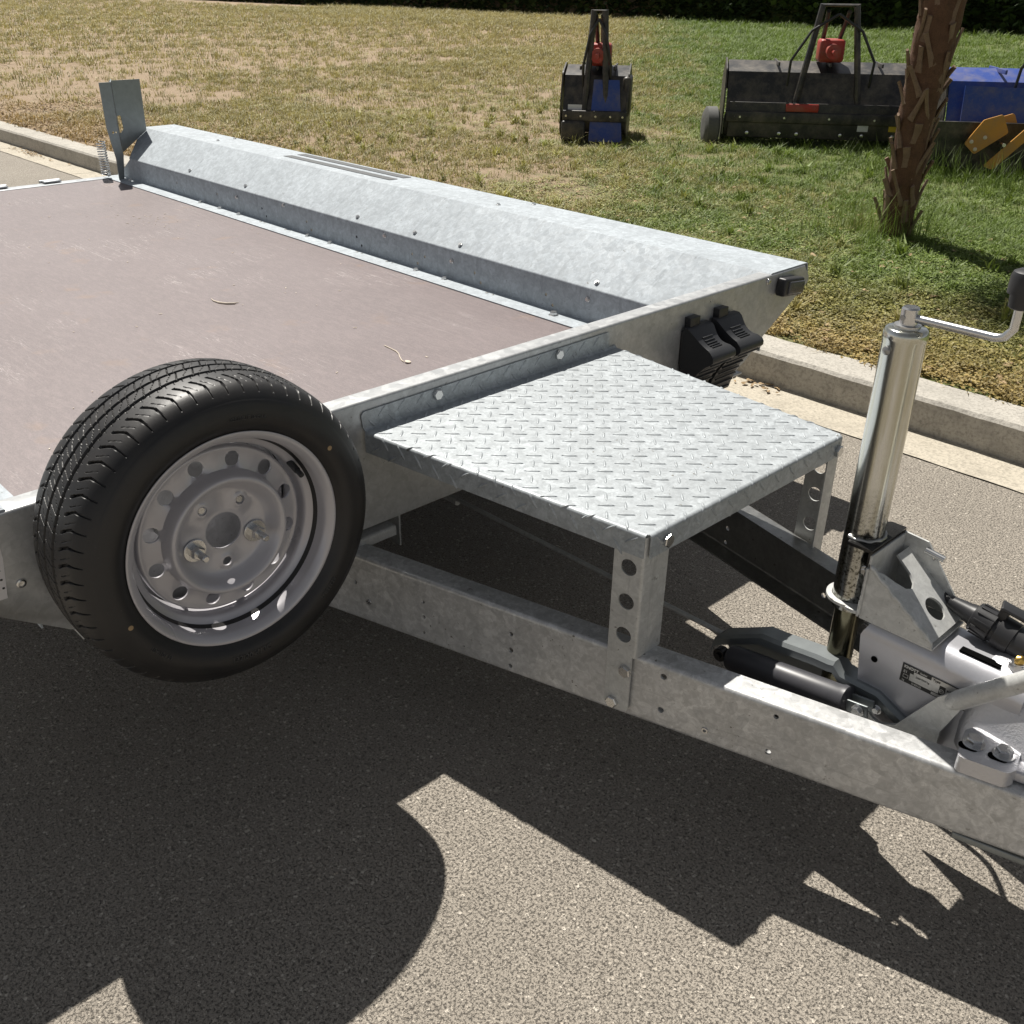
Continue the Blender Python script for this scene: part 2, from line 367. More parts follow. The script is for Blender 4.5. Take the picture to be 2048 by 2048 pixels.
def rounded(pts, rads, seg=5):
    """round the corners of a closed 2-D polygon"""
    out = []; n = len(pts)
    for i in range(n):
        p = V(pts[i]); a = V(pts[i-1])-p; b = V(pts[(i+1) % n])-p; r = rads[i] if hasattr(rads, '__len__') else rads
        if r <= 0: out.append(tuple(p)); continue
        a.normalize(); b.normalize(); ang = a.angle(b); t = r/math.tan(ang/2); c = p+(a+b).normalized()*(r/sin(ang/2))
        s = p+a*t-c; e = p+b*t-c; tot = s.angle_signed(e)
        for k in range(seg+1):
            q = tot*k/seg; out.append((c.x+s.x*cos(-q)-s.y*sin(-q), c.y+s.x*sin(-q)+s.y*cos(-q)))
    return out
def sheet(outer, holes, th, O, U, Vv, extra=(), fn=None):
    """flat (or fn-mapped) plate of thickness th with through holes; O + u U + v V, thickness along -(U x V)"""
    U, Vv = V(U).normalized(), V(Vv).normalized(); Nn = U.cross(Vv).normalized(); O = V(O)
    loops = [list(outer)]+[list(h) for h in holes]; pts = []; edges = []
    for L in loops:
        b = len(pts); pts += [V(p) for p in L]; edges += [(b+i, b+(i+1) % len(L)) for i in range(len(L))]
    for q in extra:
        if isinstance(q, list):
            b = len(pts); pts += [V(p) for p in q]; edges += [(b+i, b+(i+1) % len(q)) for i in range(len(q))]
        else: pts.append(V(q))
    vo, eo, fo, _, oe, _ = delaunay_2d_cdt(pts, edges, [], 0, 1e-6)
    def inside(p, L):
        c = False; j = len(L)-1
        for i in range(len(L)):
            if (L[i][1] > p[1]) != (L[j][1] > p[1]) and p[0] < (L[j][0]-L[i][0])*(p[1]-L[i][1])/(L[j][1]-L[i][1])+L[i][0]: c = not c
            j = i
        return c
    tris = []
    for f in fo:
        c = (sum(vo[i].x for i in f)/len(f), sum(vo[i].y for i in f)/len(f))
        if inside(c, loops[0]) and not any(inside(c, h) for h in loops[1:]):
            a = sum(vo[f[i]].cross(vo[f[(i+1) % len(f)]]) for i in range(len(f)))
            tris.append(tuple(f) if a > 0 else tuple(f)[::-1])
    n = len(vo); h = [fn(p.x, p.y) if fn else 0. for p in vo]
    top = [O+U*p.x+Vv*p.y+Nn*h[i] for i, p in enumerate(vo)]; bot = [t-Nn*th for t in top]
    fs = list(tris)+[tuple(n+i for i in f)[::-1] for f in tris]; cnt = {}
    for f in tris:
        for i in range(len(f)): e = (f[i], f[(i+1) % len(f)]); cnt[e] = 1
    for (a, b) in cnt:
        if (b, a) not in cnt: fs.append((a, n+a, n+b, b))
    return np.array([v[:] for v in top+bot]), fs
def profile_x(sec, x0, x1, th):
    """open y-z polyline extruded along x with thickness th to its left side"""
    P = [V(p) for p in sec]; n = len(P); off = []
    for i in range(n):
        d0 = (P[i]-P[i-1]).normalized() if i else (P[1]-P[0]).normalized(); d1 = (P[i+1]-P[i]).normalized() if i < n-1 else d0
        nn = V((-(d0+d1).y, (d0+d1).x)).normalized(); k = 1/max(.5, nn.dot(V((-d0.y, d0.x)))); off.append(P[i]+nn*th*k)
    ring = [p for p in P]+off[::-1]; m_ = len(ring)
    vs = [(x0, p.x, p.y) for p in ring]+[(x1, p.x, p.y) for p in ring]
    fs = [(i, (i+1) % m_, m_+(i+1) % m_, m_+i) for i in range(m_)]
    for i in range(n-1): fs.append((i+1, i, 2*n-1-i, 2*n-2-i)); fs.append((m_+i, m_+i+1, m_+2*n-2-i, m_+2*n-1-i))
    return np.array(vs), fs
def bend(pts, rads, seg=4):
    """open polyline with rounded inner corners"""
    out = [pts[0]]
    for i in range(1, len(pts)-1):
        p = V(pts[i]); a = (V(pts[i-1])-p).normalized(); b = (V(pts[i+1])-p).normalized(); r = rads; ang = a.angle(b); t = r/math.tan(ang/2)
        c = p+(a+b).normalized()*(r/sin(ang/2)); s = p+a*t-c; e = p+b*t-c
        for k in range(seg+1):
            w = s.lerp(e, k/seg).normalized()*r; out.append(tuple(c+w))
    out.append(pts[-1]); return out
# shared bolt meshes -------------------------------------------------
def hexring(r, z, rot=0.): return [(r*cos(rot+pi/3*i), r*sin(rot+pi/3*i), z) for i in range(6)]
def bolt_mesh(name, d, hh, washer, mat, dome=0., stud=0.):
    """head points along +z; d = across corners radius"""
    gs = []
    if washer: gs.append(lathe([(0, washer), (.0016, washer), (.0022, washer-.0008)], (0, 0, 0), (0, 0, 1), 24))
    z0 = .0022 if washer else 0
    v = hexring(d, z0)+hexring(d, z0+hh*.82)+hexring(d*.86, z0+hh); f = [tuple(range(6))[::-1]]
    for k in (0, 6): f += [(k+i, k+(i+1) % 6, k+6+(i+1) % 6, k+6+i) for i in range(6)]
    f.append(tuple(range(12, 18))); gs.append((np.array(v), f))
    if stud: gs.append(lathe([(z0+hh, d*.5), (z0+hh+stud-.002, d*.5), (z0+hh+stud, d*.38)], (0, 0, 0), (0, 0, 1), 16))
    vs, fs = join(*gs); me = bpy.data.meshes.new(name); me.from_pydata([tuple(q) for q in vs], [], fs)
    me.materials.append(M[mat]); me.polygons.foreach_set('use_smooth', [True]*len(me.polygons)); me.set_sharp_from_angle(angle=radians(30)); me.update(); return me
BOLT = bolt_mesh('bolt', .0085, .006, .011, 'zinc'); BOLT_S = bolt_mesh('bolt_small', .0062, .0045, .0085, 'zinc')
BOLT_L = bolt_mesh('bolt_large', .0122, .010, .0162, 'zinc'); NUT = bolt_mesh('wheel_nut', .0118, .014, .0195, 'zinc', stud=.022)
BOLT_N = bolt_mesh('bolt_plain', .0120, .008, 0, 'zinc')
def bolt(parent, pos, normal, me=BOLT, name='bolt', roll=None):
    n_ = V(normal).normalized(); a = V((0, 0, 1)) if abs(n_.z) < .9 else V((1, 0, 0)); x = a.cross(n_).normalized()
    mt = frame(pos, x, n_) @ Matrix.Rotation(random.random()*pi if roll is None else roll, 4, 'Z')
    return instance(name, me, mt, parent)

# ================================================================ SETTING
def ground(name, x0, x1, y0, y1, z, mat, nx=1, ny=1, fn=None):
    X = np.linspace(x0, x1, nx+1); Y = np.linspace(y0, y1, ny+1); g = np.array([(x, y, z+(fn(x, y) if fn else 0)) for y in Y for x in X])
    k = nx+1; f = np.array([(j*k+i, j*k+i+1, (j+1)*k+i+1, (j+1)*k+i) for j in range(ny) for i in range(nx)])
    return meta(build(name, (g, f), mat, centre=False), kind='structure')
ground('road', -300, 300, -300, 2.90, 0., 'asphalt')
def bumpy(x, y):
    k = min(1, max(0, (y-3.3)/.5)); return k*(.018*sin(1.7*x+.6*y)*cos(1.3*y-.4*x)+.010*sin(5.1*x+2)*sin(4.3*y)+.012)
ground('lawn', -14, 6, 3.28, 22, .112, 'soil', 130, 120, bumpy)
ground('far_ground', -400, 400, 21.9, 700, .100, 'soil')
ground('far_ground', -400, -13.9, 3.28, 22, .100, 'soil')
ground('far_ground', 5.9, 400, 3.28, 22, .100, 'soil')
# concrete channel and kerb, laid in lengths with joints
gut = ground('gutter', -60, 40, 2.893, 3.12, -.012, 'dark_void')
kb = ground('kerb', -60, 40, 3.11, 3.27, .0, 'dark_void')
L = 1.58
for i in range(-33, 21):
    x0 = -7.97+L*(i+5)+.003; x1 = x0+L-.006; j = random.uniform(-.004, .004); dz = random.uniform(-.003, .003)
    if x0 > 39 or -1.7 < x0 < 2.8: continue
    if x0 < -1.7 < x0+L+.02: x1 = x0+L*4-.006
    sec = [(3.10+j, -.02), (3.10+j, .105+dz), (3.112+j, .117+dz), (3.272+j, .119+dz), (3.284+j, .112+dz), (3.285+j, -.02)]
    n = int((x1-x0)*15); vs = []; xs = np.linspace(x0, x1, n)
    for x in xs:
        for (y, z) in sec: vs.append((x, y+random.uniform(-.0016, .0016), z+(random.uniform(-.0016, .0016) if z > 0 else 0)))
    k = len(sec); fs = [(a*k+b, a*k+b+1, (a+1)*k+b+1, (a+1)*k+b) for a in range(n-1) for b in range(k-1)]
    fs = [f[::-1] for f in fs]+[tuple(range(k)), tuple(range((n-1)*k, n*k))[::-1]]
    build('kerb_stone', (np.array(vs), fs), 'kerb', kb, angle=30)
    vs = []; ysec = [2.893, 2.96, 3.05, 3.118]; zs = [.004, .003, -.001, .006]
    for x in xs:
        for y, z in zip(ysec, zs): vs.append((x, y+(random.uniform(-.002, .002) if y < 2.9 else 0), z+random.uniform(-.001, .001)))
    fs = [(a*4+b, (a+1)*4+b, (a+1)*4+b+1, a*4+b+1) for a in range(n-1) for b in range(3)]
    build('gutter_slab', (np.array(vs), fs), 'gutter', gut, angle=30)

# ---- grass (instanced on points), clover, dry litter
def lawn_z(x, y): return .112+bumpy(x, y)
def source(name, geo, mat):
    me = bpy.data.meshes.new(name); me.from_pydata([tuple(v) for v in geo[0]], [], geo[1]); me.materials.append(M[mat]); me.update()
    return bpy.data.objects.new(name, me)
def tuft(nb, h0, h1, spread, lean, w, seed):
    R = random.Random(seed); vs, fs = [], []
    for _ in range(nb):
        a = R.uniform(0, 2*pi); r = spread*math.sqrt(R.random()); x, y = r*cos(a), r*sin(a); b = R.uniform(0, 2*pi); h = R.uniform(h0, h1); ln = lean*R.uniform(.3, 1.3)
        ww = w*R.uniform(.7, 1.2); px, py = -sin(b)*ww, cos(b)*ww; n = len(vs)
        for t, k in ((0, 1.), (.55, .8), (1., .05)):
            ox, oy = cos(b)*ln*h*t*t, sin(b)*ln*h*t*t; z = h*t*(1-.25*ln*t)
            vs += [(x+ox-px*k, y+oy-py*k, z), (x+ox+px*k, y+oy+py*k, z)]
        fs += [(n, n+1, n+3, n+2), (n+2, n+3, n+5, n+4)]
    return np.array(vs), fs
def cloverg(nl, spread, h0, h1, rad, seed):
    R = random.Random(seed); vs, fs = [], []
    for _ in range(nl):
        a = R.uniform(0, 2*pi); r = spread*math.sqrt(R.random()); c = V((r*cos(a), r*sin(a), R.uniform(h0, h1))); b = R.uniform(0, 2*pi); tl = R.uniform(-.5, .5); q = rad*R.uniform(.6, 1.3); n = len(vs)
        rot = Matrix.Rotation(b, 3, 'Z') @ Matrix.Rotation(tl, 3, 'X')
        for (u, v, z) in ((0, -1, 0), (.8, -.3, .15), (.62, .8, .1), (0, 1.05, -.1), (-.62, .8, .1), (-.8, -.3, .15)): vs.append(c+rot @ V((u*q, v*q, z*q)))
        fs += [(n, n+1, n+2, n+3), (n, n+3, n+4, n+5)]
    return np.array([tuple(v) for v in vs]), fs
def scatter(name, pts, scales, srcs, label=None):
    """one ground-cover object: sources instanced on a point cloud by geometry nodes"""
    me = bpy.data.meshes.new(name); me.vertices.add(len(pts)); me.vertices.foreach_set('co', np.asarray(pts, np.float32).ravel())
    at = me.attributes.new('sc', 'FLOAT', 'POINT'); at.data.foreach_set('value', np.asarray(scales, np.float32)); me.update()
    o = bpy.data.objects.new(name, me); place(o, Matrix.Identity(4)); meta(o, kind='stuff')
    ng = bpy.data.node_groups.new(name, 'GeometryNodeTree'); ng.interface.new_socket('Geometry', in_out='INPUT', socket_type='NodeSocketGeometry'); ng.interface.new_socket('Geometry', in_out='OUTPUT', socket_type='NodeSocketGeometry')
    gi = ng.nodes.new('NodeGroupInput'); go = ng.nodes.new('NodeGroupOutput'); ip = ng.nodes.new('GeometryNodeInstanceOnPoints'); jg = ng.nodes.new('GeometryNodeJoinGeometry')
    for s_ in srcs:
        oi = ng.nodes.new('GeometryNodeObjectInfo'); oi.inputs['Object'].default_value = s_; oi.inputs['As Instance'].default_value = True; ng.links.new(oi.outputs['Geometry'], jg.inputs[0])
    ip.inputs['Pick Instance'].default_value = True; ng.links.new(jg.outputs[0], ip.inputs['Instance']); ng.links.new(gi.outputs[0], ip.inputs['Points'])
    rv = ng.nodes.new('FunctionNodeRandomValue'); rv.data_type = 'FLOAT_VECTOR'; rv.inputs[0].default_value = (-.12, -.12, 0); rv.inputs[1].default_value = (.12, .12, 6.283)
    ng.links.new(rv.outputs[0], ip.inputs['Rotation']); na = ng.nodes.new('GeometryNodeInputNamedAttribute'); na.data_type = 'FLOAT'; na.inputs[0].default_value = 'sc'
    ng.links.new(na.outputs[0], ip.inputs['Scale']); ng.links.new(ip.outputs[0], go.inputs[0])
    md = o.modifiers.new('scatter', 'NODES'); md.node_group = ng; return o
def field(n, x0, x1, y0, y1, keep=None):
    P = rng.random((n, 2))*[x1-x0, y1-y0]+[x0, y0]
    if keep is not None: P = P[keep(P[:, 0], P[:, 1])]
    return P
def lowfreq(x, y, a=1.): return (np.sin(1.9*a*x+1.3*a*y)+np.sin(-1.1*a*x+2.3*a*y+1)+np.sin(3.7*a*x-.9*a*y+2)+np.sin(2.9*a*x+4.1*a*y))/4
def visible(x, y): return (y > 3.29+.02*np.sin(9*x)+.015*np.sin(23*x)) & (x > -9.5-(y-3.3)*1.5) & (x < .95+(3.9-y)*.30+np.maximum(0, 4-y))
def bare(x, y):
    """1 where the turf is thin: worn brown patches"""
    return ((x+3.3)/.75)**2+((y-4.9)/.22)**2 < 1+.5*lowfreq(x, y, 3)
def k1(x, y):
    lush = np.clip(.5+.22*x*.9+.18*(y-3.3)+.35*lowfreq(x, y), .18, 1)
    return visible(x, y) & (rng.random(len(x)) < lush) & ~(bare(x, y) & (rng.random(len(x)) < .85))
blade_src = [source('grass_tuft', tuft(16, .012, .040, .040, .9, .0016, 1), 'blade'), source('grass_tuft', tuft(14, .010, .032, .045, 1.3, .0018, 2), 'blade'), source('grass_tuft', tuft(12, .016, .050, .030, .8, .0016, 3), 'blade')]
clov_src = [source('clover_patch', cloverg(16, .045, .006, .026, .0065, 4), 'clover'), source('clover_patch', cloverg(20, .05, .004, .020, .0052, 5), 'clover')]
P = np.vstack([field(46000, -9, 2.2, 3.28, 6.2, k1), field(34000, -12, 1.6, 6.2, 12, k1), field(14000, -14, 3, 12, 22, lambda x, y: rng.random(len(x)) < .9), field(30000, -60, -9, 3.4, 26, lambda x, y: rng.random(len(x)) < np.clip(14/(-x), 0, 1)), field(9000, -40, 6, 21.5, 34)])
Z = np.array([lawn_z(a, b) for a, b in P]); dist = np.hypot(P[:, 0]-1.4, P[:, 1]); sc = (.7+.6*rng.random(len(P)))*np.clip(.55+dist*.11, 1, 4.2)
scatter('grass', np.column_stack([P, Z]), sc, blade_src)
P = np.vstack([field(24000, -3.5, 2.4, 3.28, 5.6, lambda x, y: visible(x, y) & (rng.random(len(x)) < np.clip(.75+.3*lowfreq(x, y, 1.5)+.15*x, .12, 1))), field(9000, -9, 1.6, 5.6, 10, lambda x, y: visible(x, y) & (lowfreq(x, y, 1.2) > 0))])
Z = np.array([lawn_z(a, b) for a, b in P]); scatter('clover', np.column_stack([P, Z]), .6+.7*rng.random(len(P)), clov_src)
# broad-leaved weeds and seed heads dotted through the turf
weed = [source('weed', tuft(14, .05, .11, .03, 1.1, .0055, 8), 'clover'), source('weed', tuft(10, .05, .09, .02, 1.4, .0075, 9), 'clover')]
P = field(420, -7, 1.5, 3.5, 9, lambda x, y: visible(x, y) & ~bare(x, y)); Z = np.array([lawn_z(a, b) for a, b in P]); scatter('weeds', np.column_stack([P, Z]), .5+.7*rng.random(len(P)), weed)
seed = [source('seed_grass', tuft(22, .10, .30, .09, .55, .0014, 12), 'blade')]
P = np.vstack([np.array([-1.0, 5.1])+rng.normal(0, .16, (34, 2)), np.array([-1.5, 7.15])+rng.normal(0, 1, (46, 2))*[.55, .12]])
Z = np.array([lawn_z(a, b) for a, b in P]); scatter('seeding_grass', np.column_stack([P, Z]), .4+.8*rng.random(len(P)), seed)
# dry leaf litter, mainly on the strip behind the left kerb
lf = [source('dry_leaf', (np.array([(-.022, 0, .004), (-.006, -.011, .001), (.016, -.008, .008), (.026, 0, .003), (.012, .010, .001), (-.008, .009, .007)]), [(0, 1, 2, 3), (0, 3, 4, 5)]), 'leaf_dry')]
P = np.vstack([field(3800, -10, -5.7, 3.30, 4.6), field(700, -6, 1.5, 3.3, 6), np.array([-7.6, 3.04])+rng.normal(0, 1, (70, 2))*[.22, .03], np.array([-.43, 3.05])+rng.normal(0, 1, (22, 2))*[.07, .025]])
Z = np.array([lawn_z(a, b)+.012 if b > 3.29 else .006 for a, b in P]); scatter('dry_leaves', np.column_stack([P, Z]), np.where(P[:, 1] > 3.29, .5+.8*rng.random(len(P)), .4+.4*rng.random(len(P))), lf)

# ================================================================ TRAILER
TR = thing('flatbed_trailer', (-1.2, 1.364, 0), 'galvanised flatbed trailer with brown plywood deck, parked by the kerb', 'trailer')
def swap_xy(g): v = np.asarray(g[0]); return v[:, [1, 0, 2]], g[1]
DZ = .3987
# plywood deck
build('deck_board', sheet([(-3.80, .474), (-.006, .474), (-.006, 2.136), (-3.80, 2.136)], [], .015, (0, 0, DZ), (1, 0, 0), (0, 1, 0)), 'ply', TR)
# far side rail: bent sheet with holes and bolts
wall_holes = [(-2.804, .455), (-2.417, .451), (-2.386, .423), (-2.072, .451), (-2.042, .423), (-1.726, .45), (-1.696, .422), (-1.384, .448), (-1.353, .42), (-1.311, .451), (-1.042, .447), (-1.012, .419), (-.70, .446), (-.67, .418), (-3.19, .452)]
def side_rail(mir):
    f = (lambda y: 2.728-y) if mir else (lambda y: y)
    R0 = -3.87
    hs = [circ(h, .0055, 10) for h in wall_holes]
    wall = sheet([(-3.83, .410), (-.0045, .410), (-.0045, .496), (-3.69, .496)], hs, .003, (0, 2.205, 0), (1, 0, 0), (0, 0, 1))
    low = bend([(2.124, DZ+.001), (2.208, DZ+.001), (2.208, .410)], .006)
    gl = profile_x(low, -3.86, -.0045, .003)
    upp = [(2.208, .496)]+bend([(2.208, .496), (2.2085, .503), (2.385, .6187), (2.565, .6187), (2.577, .570), (2.377, .446), (2.372, .40)], .0045)[1:]
    gu = profile_x(upp, R0, -.0045, .003); v = gu[0]
    for q in v:
        if q[0] < -3: q[0] = -3.685-max(0, min(1, (q[2]-.501)/.118))*.19
    g = join(wall, gl, gu); vv = np.asarray(g[0]).copy()
    if mir: vv[:, 1] = np.where(vv[:, 1] < 2.30, 2.609, 2.728)-vv[:, 1]
    return vv, g[1]
RAIL_F = build('side_rail', side_rail(False), 'galv_sheet', TR, angle=50)
RAIL_N = build('side_rail', side_rail(True), 'galv_sheet', TR, angle=50)
for x in (-3.66, -2.924, -2.746, -2.579, -2.034, -1.875, -1.332, -1.174): bolt(RAIL_F, (x, 2.180, DZ+.004), (0, 0, 1), BOLT)
bolt(RAIL_F, (-.63, 2.170, DZ+.003), (0, 0, 1), BOLT_L)
for x in (-2.393, -2.194, -1.69, -1.501, -.95): [build('rivet', lathe([(0, r_), (.0015, r_*.85), (.002, .001)], (x+e_, 2.178, DZ+.004), (0, 0, 1), 12), 'zinc_dark', RAIL_F) for r_, e_ in ((.006, 0), (.004, .03))]
for x, z in ((-2.622, .468), (-2.236, .492), (-1.543, .486), (-1.16, .465), (-.52, .470)): bolt(RAIL_F, (x, 2.2045, z), (0, -1, 0), BOLT_S)
for x in (-3.08, -2.574, -1.741, -1.39, -1.14, -.506): bolt(RAIL_F, (x, 2.2265, .5200), (0, -.5465, .837), BOLT_S)
for x, y in ((-3.184, 2.443), (-3.195, 2.54), (-1.178, 2.44), (-1.1, 2.54)): bolt(RAIL_F, (x, y, .6219), (0, 0, 1), BOLT_S)
for y0, y1, xa, xb in ((2.438, 2.476, -2.587, -1.812), (2.507, 2.544, -2.583, -1.811)):
    build('grip_strip', sheet([(xa, y0), (xb, y0), (xb+.004, y1), (xa+.010, y1)], [], .0016, (0, 0, .6236), (1, 0, 0), (0, 1, 0)), 'tape', RAIL_F)
# rear flange, hinges, tail post with spring
rf = build('rear_sill', join(box((-3.838, 1.34, DZ-.0075), (.070, 1.72, .020), .002), box((-3.868, 1.34, DZ-.04), (.010, 1.72, .07), .002)), 'galv', TR)
for y in (.70, 1.02, 1.33, 1.60, 1.86): build('hinge', join(box((-3.862, y, DZ+.010), (.05, .085, .008), .002), cyl((-3.888, y-.05, DZ+.006), (-3.888, y+.05, DZ+.006), .009, 14)), 'galv', rf)
post = build('tail_post', join(
    sheet([(2.150, .40), (2.176, .40), (2.192, .513), (2.186, .602), (2.187, .86), (2.130, .86), (2.130, .652), (2.152, .506)], [circ((2.160, .628), .006, 10), circ((2.175, .628), .004, 10)], .006, (-3.72, 0, 0), (0, 1, 0), (0, 0, 1)),
    sheet([(0, .0), (.12, .0), (.15, .36), (0, .36)], [], .006, (-3.722, 2.19, .50), (-.9, .42, 0), (0, 0, 1))), 'bracket', TR)
build('tail_gusset', sheet([(2.197, .512), (2.203, .503), (2.37, .615), (2.375, .86), (2.215, .86), (2.215, .645)], [rounded([(2.222, .60), (2.250, .63), (2.245, .70), (2.218, .69)], .008, 3)], .004, (-3.80, 0, 0), (0, 1, 0), (0, 0, 1)), 'bracket', TR)
hel = [(-3.80+.021*cos(t), 2.118+.021*sin(t), .415+t/(2*pi)*.0122) for t in np.linspace(0, 13.5*2*pi, 13*14)]
build('spring', tube(hel, .0034, 6), 'zinc', TR)

# headboard: front plate, folded top flange
hb_out = [(.18, .6127), (.153, .57), (.298, .45), (.40, .377), (.52, .3455), (2.205, .3455), (2.30, .39), (2.375, .446), (2.575, .565), (2.577, .58), (2.549, .6127)]
hb = sheet(rounded(hb_out, [0, .01, .05, .06, .05, .06, .08, .04, .012, .006, 0]), [circ((1.49, .37), .006), circ((2.10, .598), .002, 8)], .004, (0, 0, 0), (0, 1, 0), (0, 0, 1))
fl = bend([(0, .6127), (0, .6187), (-.0475, .6187), (-.0475, .590)], .0055)
flg = swap_xy(profile_x([(p[0], p[1]) for p in fl], .18, 2.549, .003))
HB = build('headboard', join(hb, flg), 'galv_board', TR, angle=50)
# lower part of the board folds back under the deck
build('cross_member', box((-.16, 1.364, .345), (.29, 1.9, .006), .001), 'galv_board', TR)
build('chassis_beam', join(box((-1.9, .86, .325), (3.4, .05, .10), .004), box((-1.9, 1.87, .325), (3.4, .05, .10), .004)), 'galv_board', TR)
# a little punched mark, rivet and sticker on the board
build('rivet', lathe([(0, .0085), (.002, .0075), (.0028, .005), (.0010, .0042), (.0008, .0005)], (0, .34, .494), (1, 0, 0), 18, cap=False), 'zinc', HB)
stk = build('sticker', sheet([(.22, .482), (.316, .478), (.324, .545), (.325, .60), (.22, .60)], [], .0006, (.0012, 0, 0), (0, 1, 0), (0, 0, 1)), 'paper', HB)
for z, n_ in ((.545, 5), (.528, 4), (.512, 6), (.497, 3)):
    build('print', join(*[box((.0016, .314-i*.009, z), (.0004, .006 if i % 2 else .0035, .007 if z > .53 else .003)) for i in range(n_)]), 'ink', stk)
# lamp at the outer corner
lp = build('marker_lamp', join(tf(box((0, 0, 0), (.030, .098, .050), .006), Matrix.Translation((.017, 2.452, .578)) @ Matrix.Rotation(radians(-6), 4, 'X'))), 'black', HB)
build('lens', tf(box((0, 0, 0), (.012, .078, .036), .004), Matrix.Translation((.031, 2.458, .577)) @ Matrix.Rotation(radians(-6), 4, 'X')), 'lens', lp)
bolt(HB, (.0005, 2.362, .604), (1, 0, 0), BOLT_S)

# ---- step: checker plate on two perforated legs
PZ = .5607; A0, A1, B1, B0 = V((0, .990)), V((.640, 1.081)), V((.640, 1.673)), V((0, 1.734)); RB = .0065
dn = (A1-A0).normalized(); nn_ = V((dn.y, -dn.x)); df = (B1-B0).normalized(); nf = V((-df.y, df.x))
def fold(x, y, h=0., edge=None):
    """flat pattern (x, y) -> bent plate surface, h = height above the surface"""
    p = V((x, y)); sn = (p-A0).dot(nn_)+RB; sf = (p-B0).dot(nf)+RB; sx = x-(.640-RB); sb = (.003+.006)-x
    if sb > 0:      # back edge rises against the headboard
        r = .006; a = min(sb/r, pi/2); e = max(0, sb-r*pi/2); q = (r-h)
        return V((.009-q*sin(a), y, PZ+r-q*cos(a)+e))
    opts = [(sn, nn_), (sf, nf), (sx, V((1, 0)))]; opts = [max(opts, key=lambda o: o[0])] if edge is None else [opts[edge]]
    for s_, n_ in opts:
        if s_ > 0:
            a = min(s_/RB, pi/2); e = max(0, s_-RB*pi/2); base = p-n_*s_; o = (RB+h)*sin(a); return V((base.x+n_.x*o, base.y+n_.y*o, PZ-RB+(RB+h)*cos(a)-e))
    return V((x, y, PZ+h))
def strip(P0, P1, n_, s0, s1, ks, kt, edge):
    """band of the folded plate between two flat points, s measured along n_"""
    vs = []; S_ = list(np.linspace(s0, s0+RB*pi/2, ks))+[s1]
    for lay in (0, -.003):
        for s_ in S_:
            for t in np.linspace(0, 1, kt): p = P0.lerp(P1, t)+n_*s_; vs.append(tuple(fold(p.x, p.y, lay, edge)))
    k = len(S_); fs = []
    for l in range(2):
        for i in range(k-1):
            for j in range(kt-1): a = l*k*kt+i*kt+j; fs.append((a, a+1, a+kt+1, a+kt))
    o = k*kt
    for j in range(kt-1): fs.append((j, j+1, o+j+1, o+j)); b = (k-1)*kt+j; fs.append((b, b+1, o+b+1, o+b))
    for i in range(k-1):
        for j in (0, kt-1): a = i*kt+j; fs.append((a, a+kt, o+a+kt, o+a))
    return np.array(vs), fs
inn = lambda P: P
a0 = A0-nn_*RB; a1 = A1-nn_*RB; b1 = B1-nf*RB; b0 = B0-nf*RB
def on(p, q, x): t = (x-p.x)/(q.x-p.x); return p.lerp(q, t)
XB, XF = .009, .640-RB
top = sheet([tuple(on(a0, a1, XB)), tuple(on(a0, a1, XF)), tuple(on(b0, b1, XF)), tuple(on(b0, b1, XB))], [], .003, (0, 0, PZ), (1, 0, 0), (0, 1, 0))
g1 = strip(on(a0, a1, XB), on(a0, a1, XF-.002), nn_, 1e-6, RB*pi/2+.0425-RB, 6, 2, 0)
g2 = strip(on(b0, b1, XB), on(b0, b1, XF-.002), nf, 1e-6, RB*pi/2+.0425-RB, 6, 2, 1)
g3 = strip(on(a0, a1, XF)+V((0, .002)), on(b0, b1, XF)-V((0, .002)), V((1, 0)), 1e-6, RB*pi/2+.0425-RB, 6, 2, 2)
# back flange with rounded outer corner
bf = rounded([(.993, PZ+.006), (1.705, PZ+.006), (1.702, .604), (.990, .599)], [0, 0, .004, .010])
g4 = sheet(bf, [], .003, (.0035, 0, 0), (0, 1, 0), (0, 0, 1))
arc = swap_xy(profile_x([(.009-.006*sin(a), PZ+.006-.006*cos(a)) for a in np.linspace(0, pi/2, 6)], .995, 1.728, .003))
PLATE = build('step_plate', join(top, g1, g2, g3, g4, arc), 'galv_plate', TR, angle=50)
lugs = []
def lug(cx, cy, ang):
    if (V((cx, cy))-A0).dot(nn_) > .034 or (V((cx, cy))-B0).dot(nf) > .034 or cx > .671 or cx < -.030: return
    if cx > .622 and ((V((cx, cy))-A0).dot(nn_) > -.008 or (V((cx, cy))-B0).dot(nf) > -.008): return
    if cx < .025 and not (1.0 < cy < 1.69): return
    vs = []; n = 11; ca, sa = cos(ang), sin(ang); L2, w2 = .0158, .0030
    for i in range(n):
        t = -1+2*i/(n-1); w = w2*(1-t*t)**.75+1e-4; h = .0023*(1-t*t)**.5
        for (o, hh) in ((-w, -.0003), (-w*.45, h), (w*.45, h), (w, -.0003)):
            x = cx+ca*t*L2-sa*o; y = cy+sa*t*L2+ca*o; vs.append(tuple(fold(x, y, hh)))
    fs = [(i*4+j, i*4+j+1, i*4+5+j, i*4+4+j) for i in range(n-1) for j in range(3)]
    lugs.append((np.array(vs), fs))
for i in range(-15, 6):
    for j in range(-6, 18):
        bx, by = .567+.0438*i, 1.111+.0474*j; lug(bx, by, radians(43)); lug(bx-.0219, by-.0237, radians(-46))
meta(build('raised_tread_pattern', join(*lugs), 'galv_plate', PLATE, angle=60), kind='stuff')
for y, z in ((1.177, .5887), (1.53, .5907)): bolt(PLATE, (.0040, y, z-.001), (1, 0, 0), BOLT_N)
for y, z in ((1.127, .539), (1.652, .533)): bolt(PLATE, (.6402, y, z), (1, 0, 0), BOLT_N)
